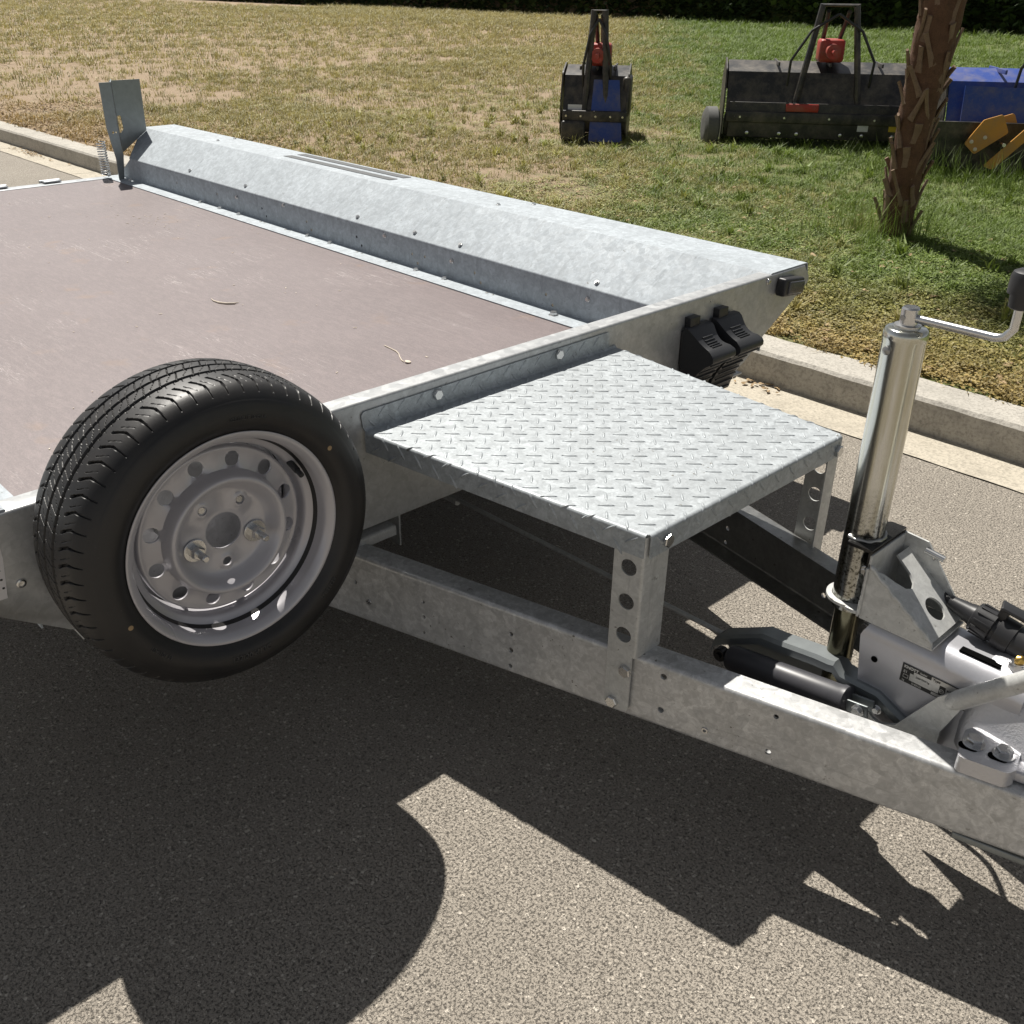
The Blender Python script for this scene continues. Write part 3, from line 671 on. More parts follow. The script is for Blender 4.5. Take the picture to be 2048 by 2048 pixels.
# legs
ang = math.atan2(dn.y, dn.x); U3 = V((dn.x, dn.y, 0)); On = V((0, .991, 0))
u0 = .578/dn.x; u1 = .6265/dn.x
web = sheet(rounded([(u0, .197), (u1, .201), (u1, .5555), (u0, .5555)], [.012, .012, 0, 0]), [circ((.607/dn.x, z), .0150, 28) for z in (.492, .426, .359)], .003, On, U3, (0, 0, 1))
def vert_strip(pts, z0, z1, th):
    """vertical bent strip through x-y points"""
    g = profile_x([(p[0], p[1]) for p in pts], z0, z1, th); v = g[0]; return v[:, [1, 2, 0]], g[1]
cx_, cy_ = A1.x-.0075, A1.y+.0015
p0 = On+U3*u1; fl = bend([(p0.x, p0.y), (.6335, On.y+U3.y/U3.x*.6335), (.6330, 1.146)], .005)
LEG1 = build('leg', join(web, vert_strip(fl, .320, .5555, .003)), 'galv_leg', PLATE, angle=50)
for p in ((.616, 1.080, .288), (.595, 1.077, .212)): bolt(LEG1, V(p)+V((nn_.x, nn_.y, 0))*.0005, (nn_.x, nn_.y, 0), BOLT_N)
webf = sheet(rounded([(.570, .215), (.628, .215), (.628, .5555), (.575, .5555)], [.012, .012, 0, 0]), [circ((.602, z), .0150, 24) for z in (.480, .418, .350)], .003, (0, 1.668, 0), (1, 0, 0), (0, 0, 1))
fl = bend([(.628, 1.6715), (.6335, 1.6715), (.6335, 1.631)], .005)
build('leg', join(webf, vert_strip(fl, .300, .5555, .003)), 'galv_leg', PLATE, angle=50)

# ---- A-frame drawbar rails (channel section, open inwards)
def drawbar(mir):
    nrm = math.hypot(1, .264); d = V((1/nrm, .264/nrm, 0)); O = V((0, .924, 0)); ux = nrm
    holes = [(.03, .255, .0042), (.061, .219, .0022), (.194, .268, .0036), (.194, .233, .0042), (.193, .196, .0036), (.285, .2, .0018), (.387, .269, .0048), (.387, .233, .0056), (.386, .196, .0048), (.679, .298, .0060), (.680, .227, .0060), (.759, .22, .0035), (.864, .225, .0055), (.867, .300, .0045)]
    bz = lambda x: .168+.034*x
    web = sheet([(-.9*ux, bz(-.9)+.006), (1.42*ux, bz(1.42)+.006), (1.42*ux, .312), (-.9*ux, .312)], [circ((x*ux, z), r, 12) for x, z, r in holes], .004, O, d, (0, 0, 1))
    n_ = V((-d.y, d.x, 0))                       # inward
    def lip(zt, sgn):
        vs = []; sec = [(0, -.008*sgn)]+[(.008-.008*cos(a), -.008*sgn+.008*sgn*sin(a)) for a in np.linspace(0, pi/2, 6)][1:]+[(.047, 0)]
        inn_ = [(max(a, .004) if k == 0 else a+.004*cos(pi/2*min(1, k/5)), b-.004*sgn*sin(pi/2*min(1, k/5))) for k, (a, b) in enumerate(sec)]
        ring = sec+inn_[::-1]; m_ = len(ring)
        for x in (-.9, 1.42):
            P = O+d*(x*ux); z0 = zt(x)
            for (a, b) in ring: q = P+n_*a; vs.append((q.x, q.y, z0+b))
        fs = [(i, (i+1) % m_, m_+(i+1) % m_, m_+i) for i in range(m_)]+[tuple(range(m_)), tuple(range(m_, 2*m_))]
        return np.array(vs), fs
    g = join(web, lip(lambda x: .320, 1), lip(lambda x: bz(x)-.002, -1)); v = np.asarray(g[0]).copy()
    if mir: v[:, 1] = 2.738-v[:, 1]
    return v, g[1]
DB = build('drawbar_rail', drawbar(False), 'galv_rail', TR, angle=50)
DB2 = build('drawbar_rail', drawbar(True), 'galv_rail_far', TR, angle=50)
for x, z in ((.759, .22), (.061, .219)): 
    build('rivet', lathe([(0, .0062), (.0016, .0055), (.0016, .003), (.0006, .0028)], (x, .924+.264*x-.0006, z), (.2553, -.967, 0), 16, cap=False), 'zinc', DB)
bolt(DB2, (.80, 1.585, .235), (-.255, -.967, 0), BOLT)
# steel strip bolted under the front of the rails
sb = tf(box((0, 0, 0), (.34, .010, .012), .002), Matrix.Translation((1.305, 1.277, .1985)) @ Matrix.Rotation(math.atan(.264), 4, 'Z')); build('guard_strip', sb, 'bracket', TR)
# small angle bracket below the board and the brake rod
build('rod_bracket', join(swap_xy(profile_x(bend([(-.045, .331), (.010, .331), (.010, .312)], .003), .955, 1.052, .003)), box((-.03, 1.075, .31), (.05, .004, .08))), 'galv_leg', TR)
build('brake_rod', join(cyl((-1.6, 1.335, .215), (.645, 1.325, .262), .0050, 12), cyl((-.30, 1.338, .232), (-.12, 1.333, .236), .0085, 12)), 'galv_leg', TR)

# ---- overrun coupling: silver housing and cast head
sec = lambda y0, y1, zb, zt, r: [(y0, zb), (y0, zt-r)]+[(y0+r-r*cos(a), zt-r+r*sin(a)) for a in np.linspace(0, pi/2, 8)][1:]+[(y1-r+r*sin(a), zt-r+r*cos(a)) for a in np.linspace(0, pi/2, 8)]+[(y1, zb)]
hs = profile_x(sec(1.312, 1.425, .245, .437, .034), .905, 1.16, -.004); v = hs[0]
for q in v:
    if q[0] < 1: q[0] = .912-.012*(q[2]-.35)/.09+.018*max(0, (q[2]-.405)/.03)
HO = build('coupling_housing', hs, 'cast_smooth', TR, angle=50)
build('slot', box((1.080, 1.343, .4378), (.062, .014, .0030), .0005), 'dark_void', HO)
build('hole', lathe([(0, .0055), (.0006, .0055)], (.936, 1.3116, .371), (0, -1, 0), 16), 'dark_void', HO)
# cast body swelling out to the rails
secs = [(1.075, 1.330, 1.405, 1.302, 1.435, .438, .330), (1.11, 1.330, 1.405, 1.292, 1.445, .441, .326), (1.15, 1.335, 1.40, 1.288, 1.450, .438, .318), (1.20, 1.335, 1.40, 1.262, 1.475, .432, .310), (1.27, 1.335, 1.40, 1.245, 1.490, .428, .320), (1.36, 1.335, 1.40, 1.27, 1.465, .425, .330), (1.44, 1.335, 1.40, 1.30, 1.435, .418, .330)]
vs = []
for (x, ya, yb, yc, yd, zt, zl) in secs:
    for (y, z) in ((yc, zl-.03), (yc, zl), (yc*.75+ya*.25, zl+.26*(zt-zl)), (yc*.42+ya*.58, zl+.68*(zt-zl)), (ya, zt), ((ya+yb)/2, zt+.003), (yb, zt), (yd*.42+yb*.58, zl+.75*(zt-zl)), (yd*.75+yb*.25, zl+.35*(zt-zl)), (yd, zl), (yd, zl-.03)): vs.append((x, y, z))
fs = [(i*11+j, (i+1)*11+j, (i+1)*11+j+1, i*11+j+1) for i in range(len(secs)-1) for j in range(10)]+[tuple(range(11)), tuple(range(len(vs)-11, len(vs)))]
CB = build('coupling_head', (np.array(vs), fs), 'cast', TR, angle=70)
sm = CB.modifiers.new('round', 'SUBSURF'); sm.levels = 2; sm.render_levels = 2
d_ = V((1, .264, 0)).normalized(); q_ = V((-.264, 1, 0)).normalized()
blk = rounded([(0, -.004), (.068, -.004), (.078, .010), (.078, .060), (.062, .078), (.012, .078), (0, .062)], [.010, .010, .006, .012, .012, .012, .010], 4)
Ob = V((1.1205, .924+.264*1.1205, .350))
def lug_block(mir):
    g = sheet(blk, [], .027, Ob, d_, q_); e = np.asarray(g[0])
    a = tf(box((0, 0, 0), (.13, .045, .020), .006), frame(Ob+d_*.125+q_*.040+V((0, 0, -.018)), d_, (0, 0, 1)))
    g = join(g, a); v = np.asarray(g[0]).copy()
    if mir: v[:, 1] = 2.738-v[:, 1]
    return v, g[1]
for mir in (False, True):
    b_ = build('mounting_lug', lug_block(mir), 'cast', CB, angle=60); bv = b_.modifiers.new('bevel', 'BEVEL'); bv.width = .0022; bv.segments = 2; bv.limit_method = 'ANGLE'
    for uu, ww in ((.0165, .036), (.0570, .0345)):
        p = Ob+d_*uu+q_*ww+V((0, 0, .0003)); 
        if mir: p.y = 2.738-p.y
        bolt(b_, p, (0, 0, 1), BOLT_L)
        g = sheet(rounded([(-.014, -.0085), (.014, -.0085), (.014, .0085), (-.014, .0085)], .008), [], .0004, p+d_*0+V((-.003, -.0115 if not mir else .0115, .0002)), d_, q_); build('slot', g, 'dark_void', b_)
build('rubber_gaiter', lathe([(0, .045)]+[(.008+.011*k, .046 if k % 2 else .038) for k in range(10)]+[(.125, .033)], (1.42, 1.368, .368), (1, 0, 0), 40), 'black', TR)
build('coupling_shaft', cyl((1.50, 1.368, .368), (1.64, 1.368, .368), .027, 32), 'zinc', TR)
bh_ = build('ball_coupling', join(box((1.665, 1.368, .375), (.13, .075, .062), .016), lathe([(-.035, .030), (-.03, .042), (.0, .046), (.018, .038), (.026, .020)], (1.735, 1.368, .365), (0, 0, 1), 36)), 'cast_smooth', TR)
build('coupling_handle', join(tube([(1.60, 1.368, .425), (1.64, 1.368, .445), (1.72, 1.368, .437), (1.78, 1.368, .420)], .011, 12), box((1.61, 1.368, .412), (.03, .03, .03), .004)), 'black', bh_)
# grease nipple
gn = build('grease_nipple', join(lathe([(0, .0115), (.010, .0115)], (1.128, 1.352, .439), (0, 0, 1), 6), lathe([(.010, .010), (.013, .010)], (1.128, 1.352, .439), (0, 0, 1), 20)), 'zinc', CB)
build('nipple_tip', lathe([(0, .0055), (.004, .0055), (.005, .0078), (.010, .0070), (.013, .003), (.0145, .0042), (.016, .002)], (1.128, 1.352, .452), (.35, -.45, .8), 14), 'brass', gn)

# nameplate on the housing side: black bordered foil with the maker's lettering
def text_mesh(txt, size, name, mat, parent, O, X, Z, bold=0.):
    cu = bpy.data.curves.new(name, 'FONT'); cu.body = txt; cu.size = size; cu.offset = bold; cu.extrude = .00012
    o = bpy.data.objects.new(name, cu); dg = bpy.context.evaluated_depsgraph_get(); COL.objects.link(o); dg.update()
    me = bpy.data.meshes.new_from_object(o.evaluated_get(dg)); bpy.data.objects.remove(o); me.name = name; me.materials.clear(); me.materials.append(M[mat])
    x, z = V(X).normalized(), V(Z).normalized(); return instance(name, me, frame(O, x, x.cross(z)), parent)
NX, NZ = .982, .3575; NL, NH = .112, .0335
npl = build('nameplate', box((NX+NL/2, 1.3112, NZ+NH/2), (NL, .0006, NH), .0002), 'plate_metal', HO)
def bars(L_, y=1.3107): return join(*[box((NX+x+w/2, y, NZ+z+h/2), (w, .0004, h)) for x, z, w, h in L_])
build('printed_border', bars([(0, NH-.0016, NL, .0016), (0, 0, .0014, NH), (0, 0, NL, .0012), (NL-.0014, 0, .0014, NH), (.0014, NH-.0084, .046, .0068), (.0014, .0012, .050, .0052), (.0014, .0064, .013, .0186), (.0144, .020, .0055, .005), (.062, .0064, .0095, .017), (.051, .0064, .011, .0012)]), 'ink', npl)
Yf = 1.3103
def lab(t, sz, x, z, m_='plate_metal', b_=.0001): text_mesh(t, sz, 'lettering', m_, npl, V((NX+x, Yf, NZ+z)), (1, 0, 0), (0, 0, 1), b_)
lab('KNOTT', .0068, .003, .0266, b_=.0003); lab('GmbH', .0042, .029, .0272); lab('Type', .0058, .050, .0262, 'ink')
lab('E1', .0066, .0035, .0175); lab('D-83125', .0044, .020, .0022); lab('kg', .0044, .004, .0022); lab('KF 35-C', .0058, .074, .018, 'ink'); lab('Nr.', .0048, .074, .009, 'ink'); lab('2000-3500 kg', .0040, .024, .0165, 'ink', 0)
build('stamped_box', bars([(.0042, .0085, .0085, .0007), (.0042, .0140, .0085, .0007), (.0042, .0085, .0007, .0060), (.0120, .0085, .0007, .0060)], 1.3103), 'plate_metal', npl)
build('emblem_ring', join(lathe([(0, .0038), (.0003, .0038), (.0003, .0028), (0, .0028)], (NX+.0667, 1.3103, NZ+.0145), (0, -1, 0), 20, cap=False), box((NX+.0667, 1.3101, NZ+.0145), (.0066, .0003, .0009))), 'plate_metal', npl)

# damper between the rails
DP0, DP1 = V((.690, 1.275, .261)), V((.924, 1.275, .298)); dd = (DP1-DP0).normalized()
DM = build('damper', lathe([(.004, .012), (.008, .0215), (.014, .0240), (.085, .0240), (.088, .0232), (.222, .0232), (.228, .0252), (.236, .0252), (.240, .019)], DP0, dd, 40), 'strut_black', TR)
build('eye', join(lathe([(-.009, .0115), (-.007, .013), (.007, .013), (.009, .0115)], DP0-dd*.012, (0, 1, 0), 22), lathe([(-.013, .006), (.013, .006)], DP0-dd*.012, (0, 1, 0), 6)), 'oily', DM)
build('clevis', join(tf(box((0, 0, 0), (.040, .004, .022), .001), frame(DP1+dd*.020+V((0, -.010, 0)), dd, (0, 0, 1))), tf(box((0, 0, 0), (.040, .004, .022), .001), frame(DP1+dd*.020+V((0, .010, 0)), dd, (0, 0, 1)))), 'bracket', DM)
bolt(DM, DP1+dd*.024+V((0, -.0125, -.001)), (0, -1, 0), BOLT, 'bolt', .3)
bolt(DM, (.9674, 1.288, .300), (0, -1, 0), BOLT_S)
# pressed guide bracket behind the damper (channel, flange turned towards the viewer)
gtop = [(.6400, .248), (.6420, .262), (.652, .272), (.7365, .3186), (.7637, .3209), (.8414, .332), (.8666, .3334), (.8761, .3359), (.8909, .3220), (.9152, .3200), (.9563, .3200), (1.0136, .2930)]
gbot = [(1.000, .245), (.940, .240), (.80, .235), (.66, .230)]
GB = join(sheet(gtop+gbot, [], .004, (0, 1.334, 0), (1, 0, 0), (0, 0, 1)))
tp = [(x, z) for x, z in gtop]; vs = []
for (y, dz) in ((1.334, 0), (1.306, 0), (1.300, -.006), (1.300, -.020), (1.3035, -.020), (1.3035, -.008), (1.308, -.004), (1.334, -.004)):
    for (x, z) in tp: vs.append((x, y, z+dz))
k = len(tp); fs = [(a*k+i, a*k+i+1, ((a+1) % 8)*k+i+1, ((a+1) % 8)*k+i) for a in range(8) for i in range(k-1)]+[tuple(a*k for a in range(8)), tuple(a*k+k-1 for a in range(8))]
build('guide_bracket', join(GB, (np.array(vs), fs)), 'bracket', TR, angle=40)

# handbrake lever: plate with pin, tube running off to the upper right
lv = [(.9255, .268), (.9249, .2763), (.9275, .2866), (.9429, .2925), (.9544, .2944), (.9640, .2850), (.9730, .2820), (1.0050, .2990), (1.0540, .388), (1.0708, .3962), (1.0897, .3757), (1.0697, .3207), (1.0703, .2850), (1.060, .24), (1.0, .235), (.95, .255)]
lv = [(.9255, .268), (.9249, .2763), (.9275, .2866), (.9429, .2925), (.9544, .2930), (.9640, .2835), (.9790, .2800), (1.0026, .2925), (1.0540, .3790), (1.0708, .3962), (1.0897, .3757), (1.0697, .3207), (1.0703, .2850), (1.060, .24), (1.0, .235), (.95, .255)]
LV = build('handbrake_lever', sheet(rounded(lv, [.004, .004, .006, .006, .004, .006, .006, .008, .01, .006, .004, .008, .01, .01, .01, .01], 3), [], .006, (0, 1.2835, 0), (1, 0, 0), (0, 0, 1)), 'lever', TR)
bv = LV.modifiers.new('bevel', 'BEVEL'); bv.width = .001; bv.segments = 2; bv.limit_method = 'ANGLE'
t0, t1 = V((1.074, 1.2865, .380)), V((1.330, 1.2865, .648)); td = (t1-t0).normalized()
build('lever_tube', join(tube([t0+td*s_ for s_ in (-.004, .004, .014, .03, .1, .36)], [.0105, .0135, .0150, .0150, .0150, .0150], 24)), 'lever', LV)
build('pivot_pin', lathe([(0, .013), (.004, .013), (.006, .010)], (1.020, 1.2825, .272), (0, -1, 0), 24), 'zinc', LV)

# ---- jack
JX, JY = .862, 1.345
jt = lathe([(.0, .0305), (.452, .0305), (.455, .0315), (.464, .0315), (.469, .0295), (.471, .026)], (JX, JY, .428), (0, 0, 1), 64)
JK = build('jack', jt, 'tube', TR, angle=40)
build('inner_tube', cyl((JX, JY, .12), (JX, JY, .44), .0215, 40), 'tube_low', JK)
hub = build('crank_hub', join(lathe([(0, .0185), (.004, .0185), (.005, .0125), (.027, .0125), (.0295, .0105)], (JX, JY, .899), (0, 0, 1), 32), lathe([(0, .0042), (.0008, .0042), (.0008, .002)], (JX-.004, JY-.0122, .914), (-.15, -1, 0), 14)), 'zinc', JK)
pa = [V((JX+.010, JY, .9135))+V((1, 0, 0))*s_ for s_ in (0, .03, .09, .112)]+[V((JX+.133, JY, .917)), V((JX+.142, JY, .930)), V((JX+.1425, JY, .970))]
build('crank_handle', tube(pa, [.0059]*7, 16), 'zinc', JK)
build('grip', lathe([(0, .0125), (.002, .0150), (.019, .0160), (.020, .0205), (.042, .0205), (.048, .018), (.051, .012)], (JX+.1425, JY, .958), (0, 0, 1), 36), 'black', JK)
build('tube_pin', lathe([(0, .0068), (.003, .0062), (.005, .003)], (JX-.010, JY-.0285, .868), (-.33, -.94, 0), 20), 'zinc_dark', JK)
build('yellow_tab', join(box((JX-.030, JY+.012, .785), (.006, .008, .085), .001)), 'brass', JK)
# bracket plates clamping the tube
hp_ = sheet(rounded([(.858, 1.300), (.900, 1.300), (.900, 1.412), (.875, 1.412), (.853, 1.392)], [.002, .002, .002, .008, .012], 3), [circ((JX, JY), .029, 24)], .005, (0, 0, .562), (1, 0, 0), (0, 1, 0))
build('clamp_plate', join(hp_, box((.8975, 1.356, .535), (.005, .112, .050), .001)), 'oily', JK)
build('weld_bead', tube([(JX+.0318*cos(a), JY+.0318*sin(a), .5635+.0008*sin(9*a)) for a in np.linspace(-1.9, 1.6, 26)], [.0032+.0008*sin(5*a) for a in np.linspace(0, 9, 26)], 8), 'zinc_dark', JK)
rg = lathe([(0, .0312), (.001, .040), (.006, .040), (.007, .0312)], (JX, JY, .440), (0, 0, 1), 48, cap=False)
build('clamp_ring', join(rg, box((.8885, 1.318, .4435), (.030, .030, .006), .001), box((.8975, 1.330, .455), (.004, .06, .03), .001)), 'lever', JK)
bolt(JK, (.893, 1.309, .520), (0, -1, 0), BOLT_S)
# jockey wheel, wound up under the drawbar
jw = build('jockey_wheel', lathe([(-.024, .030), (-.022, .078), (-.012, .088), (.012, .088), (.022, .078), (.024, .030)], (JX-.035, JY, .150), (0, 1, 0), 48), 'black', JK)
build('wheel_fork', join(box((JX-.015, JY-.030, .175), (.022, .004, .085), .001), box((JX-.015, JY+.030, .175), (.022, .004, .085), .001), box((JX-.005, JY, .218), (.045, .064, .005), .001), cyl((JX-.035, JY-.036, .150), (JX-.035, JY+.036, .150), .006, 12)), 'bracket', JK)
# welded wedge bracket on the housing
WB_y = 1.300
near = sheet([(.8985, .443), (1.0215, .4435), (1.0190, .4530), (.985, .4770), (.960, .4970), (.945, .5060), (.930, .5190), (.8985, .5400)], [], .004, (0, WB_y, 0), (1, 0, 0), (0, 0, 1))
far = sheet([(.8985, .443), (1.0215, .4435), (1.020, .452), (.990, .490), (.940, .553), (.8985, .556)], [], .004, (0, 1.408, 0), (1, 0, 0), (0, 0, 1))
wd = V((1.020-.905, 0, .452-.556)).normalized()          # front plate, leaning back
fo = V((1.0205, WB_y, .4530))
lenf = (V((1.0205, 0, .453))-V((.912, 0, .5333))).length
fp = sheet([(0, 0), (.108, 0), (.108, lenf), (.070, lenf), (.066, .100), (.058, .086), (.046, .080), (.032, .086), (.020, .104), (.010, .124), (0, .132)], [circ((.060, .036), .0195, 26)], .004, fo, (0, 1, 0), V((.912-1.0205, 0, .5333-.453)))
bkp = box((.9005, 1.354, .498), (.004, .108, .112), .001)
WB = build('jack_bracket', join(near, far, fp, bkp, box((.962, 1.354, .4415), (.122, .108, .004), .0008)), 'lever', TR, angle=40)
build('weld_seam', join(tube([(.905+(1.020-.905)*t, 1.2985, .536+(.454-.536)*t+.0012*sin(31*t)) for t in np.linspace(0, 1, 28)], [.0032+.0008*sin(37*t) for t in np.linspace(0, 1, 28)], 8), tube([(.900, 1.2985, .447+.085*t) for t in np.linspace(0, 1, 20)], [.0028+.0006*sin(41*t) for t in np.linspace(0, 1, 20)], 8)), 'lever', WB)
bolt(WB, (.950, 1.4095, .532), (.3, .2, .1), BOLT_S); build('bolt_end', cyl((.94, 1.405, .540), (.972, 1.405, .536), .0052, 12), 'zinc', WB)
# seven-pin plug parked in its holder on the far side
pd = V((.93, 0.0, -.17)).normalized(); pp = V((1.028, 1.395, .471))
PG = build('plug', lathe([(-.03, .010), (0, .015), (.010, .0175), (.012, .0235), (.043, .0260), (.045, .022), (.050, .022), (.051, .0265), (.076, .0265), (.077, .0245), (.108, .0245), (.109, .021), (.08, .0195)], pp, pd, 48, cap=False), 'black', TR, angle=30)
build('grip_rib', join(*[tf(box((0, 0, 0), (.028, .0022, .0022), .0004), frame(pp+pd*.030+(pd.cross(V((0, 1, 0))).normalized()*sin(t)+V((0, 1, 0))*cos(t))*.0252, pd, (pd.cross(V((0, 1, 0))).normalized()*sin(t)+V((0, 1, 0))*cos(t)))) for t in np.linspace(0, 2*pi, 15)[:-1]]), 'black', PG)
build('plug_face', lathe([(0, .0195), (.001, .0195)], pp+pd*.084, pd, 32), 'dark_void', PG)
build('latch', join(tf(box((0, 0, 0), (.040, .026, .006), .002), frame(pp+pd*.064+V((0, .006, .040)), pd+V((0, .3, -.15)), (0, 0, 1))), tf(box((0, 0, 0), (.014, .014, .022), .002), frame(pp+pd*.052+V((0, 0, .030)), pd, (0, 0, 1)))), 'black', PG)
cb = [(1.00, 1.395, .475), (.965, 1.42, .475), (.95, 1.47, .44), (.95, 1.505, .36), (.93, 1.50, .26), (.90, 1.50, .22), (.88, 1.50, .215)]
cp = []
for i in range(len(cb)-1):
    for t in np.linspace(0, 1, 6)[:-1]: cp.append(V(cb[i]).lerp(V(cb[i+1]), t))
for _ in range(4): cp = [cp[0]]+[(cp[i-1]+cp[i]*2+cp[i+1])/4 for i in range(1, len(cp)-1)]+[cp[-1]]
build('cable', tube(cp, .0055, 10), 'black', TR)
# road wheels and mudguards, under the bed (hardly seen from here)
for y in (.44, 2.288):
    for x in (-2.50, -1.92):
        w = build('road_wheel', lathe([(-.06, .15), (-.066, .19), (-.055, .235), (.055, .235), (.066, .19), (.06, .15)], (x, y, .235), (0, 1, 0), 48), 'rubber', TR)
        build('wheel_disc', lathe([(-.06, .15), (-.04, .14), (-.04, .05), (-.05, .045)], (x, y, .235), (0, 1, 0), 32), 'rim', w)

# ================================================================ SPARE WHEEL (bolted to the front of the headboard)
WC = V((0, .615, .5447)); XC = .108
def tyre():
    prof = [(.050, .160), (.066, .170), (.0800, .1760), (.0835, .1835), (.0880, .1885), (.0945, .1960), (.0980, .2070), (.096, .222), (.0905, .235), (.083, .2455), (.075, .2520), (.066, .2562), (.05, .2590), (.025, .2612), (0, .2620)]
    prof = prof+[(-a, b) for a, b in prof[-2::-1]]
    P = np.array(prof); 
    for _ in range(3):          # Chaikin keeps the section round
        Q = [P[0]]
        for a, b in zip(P[:-1], P[1:]): Q += [a*.75+b*.25, a*.25+b*.75]
        P = np.array(Q+[P[-1]])
    d = np.r_[0, np.cumsum(np.hypot(*np.diff(P, axis=0).T))]
    # finer sampling over the tread and front shoulder
    key = np.interp(np.array([.232]), P[:len(P)//2, 1], d[:len(P)//2])[0]; tot = d[-1]
    ss = np.r_[np.linspace(0, key, 18)[:-1], np.linspace(key, tot-key, 128), np.linspace(tot-key, tot, 14)[1:]]
    px = np.interp(ss, d, P[:, 0]); pr_ = np.interp(ss, d, P[:, 1])
    tx = np.gradient(px, ss); tr = np.gradient(pr_, ss); nx, nr = -tr, tx; sg = np.sign(nr[len(nr)//2]); nx, nr = nx*sg, nr*sg
    ln = np.hypot(nx, nr); nx, nr = nx/ln, nr/ln
    NT = 61*26; th = np.arange(NT)*2*pi/NT; TH, PX = np.meshgrid(th, px, indexing='ij'); PR = np.broadcast_to(pr_, TH.shape)
    pitch = 2*pi/61; D = np.zeros_like(TH)
    def g(u, w, e): return np.clip((w-np.abs(u))/e, 0, 1)
    # arc coordinate from the crown: keeps growing down the shoulder
    sc_ = np.interp(tot/2, ss, ss); A = (tot/2-ss); A = np.broadcast_to(A, TH.shape)      # + = front side
    for c, w in ((-.037, .0030), (-.006, .0034), (.023, .0032)): D = np.maximum(D, .0065*g(A-c, w, .0010))
    def lateral(A, th0, a0, a1, w, dep, kink, off, sgn=1):
        a = (A*sgn-a0); t = np.clip(a/(a1-a0), 0, 1); cen = off+kink*np.clip(a/.020, 0, 1)
        ph = ((TH-cen*sgn)/pitch) % 1.0; ph = np.where(ph > .5, ph-1, ph)*pitch*.25
        ww = w*(1-.55*t); m_ = (a > -.0012) & (a < (a1-a0)); return np.where(m_, dep*(1-.75*t)*g(ph, ww, .0007)*np.clip((a+.0012)/.001, 0, 1), 0)
    k = radians(-2.4)
    D = np.maximum(D, lateral(A, TH, .042, .088, .0026, .0058, k, 0))
    D = np.maximum(D, lateral(A, TH, .048, .080, .0007, .003, k, pitch*.5))
    D = np.maximum(D, lateral(A, TH, .046, .082, .0022, .0055, k, pitch*.5, -1))
    # sipes on the ribs
    def sipe(a0, a1, sl, off, w=.0005, dep=.0028):
        t = (A-a0)/(a1-a0); cen = off*pitch+radians(sl)*t; ph = ((TH-cen)/pitch) % 1.0; ph = np.where(ph > .5, ph-1, ph)*pitch*.255
        return np.where((t > 0) & (t < 1), dep*g(ph, w, .0005), 0)
    for a0, a1 in ((-.034, -.0095), (-.0025, .0198)):
        D = np.maximum(D, sipe(a0, a1, 2.2, 0., .0008, .0042))
        D = np.maximum(D, sipe(a0, a0+.012, 2.2, .33)); D = np.maximum(D, sipe(a0+.010, a1, 2.2, .66))
    for off in (.2, .7): D = np.maximum(D, sipe(.0262, .032, .3, off)); D = np.maximum(D, sipe(-.046, -.040, .3, off))
    D = np.maximum(D, .0035*(np.abs(((TH/pitch) % 1)-.5) < .09)*((np.abs(A+.0405) < .0016)|(np.abs(A-.0265) < .0014)))
    # raised rim protector line and faint relief on the sidewall
    rad = PR-D*np.broadcast_to(nr, TH.shape); xx = PX-D*np.broadcast_to(nx, TH.shape)
    for r0, hgt, wd_ in ((.1965, .0009, .0016), (.2315, .0008, .0012)):
        b_ = hgt*np.exp(-((PR-r0)/wd_)**2); xx = xx+b_*np.sign(PX)
    vs = np.stack([XC+xx, WC.y+rad*np.cos(TH), WC.z+rad*np.sin(TH)], -1).reshape(-1, 3); n = len(ss)
    i = np.arange(NT)[:, None]; j = np.arange(n-1)[None]; i2 = (i+1) % NT
    fs = np.stack([i*n+j, i*n+j+1, i2*n+j+1, i2*n+j], -1).reshape(-1, 4)
    return vs, fs
SW = thing('spare_wheel', (.108, .615, .5447-.262), 'spare wheel with silver steel rim and black tyre, bolted upright on the headboard', 'wheel')
def polar(f): return f
ty = build('tyre', tyre(), 'rubber', SW, angle=28)
wv = bmesh.new(); wv.from_mesh(ty.data); bmesh.ops.recalc_face_normals(wv, faces=wv.faces); wv.to_mesh(ty.data); wv.free()
ty.data.polygons.foreach_set('use_smooth', [True]*len(ty.data.polygons)); ty.data.set_sharp_from_angle(angle=radians(32))
# raised sidewall lettering
M['rubber_text'] = plain('tyre_lettering', (.045, .045, .046), .5)
def curved_text(txt, size, r, a_mid, name, parent, x0, h, mat='rubber_text', adv=.72):
    cu = bpy.data.curves.new(name, 'FONT'); cu.body = txt; cu.size = size; cu.extrude = h; cu.align_x = 'CENTER'; cu.resolution_u = 3
    o = bpy.data.objects.new(name, cu); COL.objects.link(o); dg = bpy.context.evaluated_depsgraph_get(); dg.update()
    me = bpy.data.meshes.new_from_object(o.evaluated_get(dg)); bpy.data.objects.remove(o); me.name = name; me.materials.clear(); me.materials.append(M[mat])
    for v in me.vertices:
        u, w, d_ = v.co; rr = r+w; a = a_mid+u/r; v.co = (x0(rr)+d_, WC.y+rr*cos(a), WC.z+rr*sin(a))
    me.update(); return instance(name, me, Matrix.Identity(4), parent)
side = lambda r: XC+np.interp(r, [.1885, .196, .207, .222, .235], [.0880, .0945, .0978, .0958, .0903])
curved_text('195/50 R13C', .0135, .2030, radians(-93), 'sidewall_lettering', ty, side, .0013)
curved_text('TUBELESS', .0100, .2030, radians(-45), 'sidewall_lettering', ty, side, .0012)
curved_text('104/101 N', .0100, .2030, radians(-140), 'sidewall_lettering', ty, side, .0012)
curved_text('RADIAL TUBELESS', .0075, .2060, radians(80), 'sidewall_lettering', ty, side, .0011)
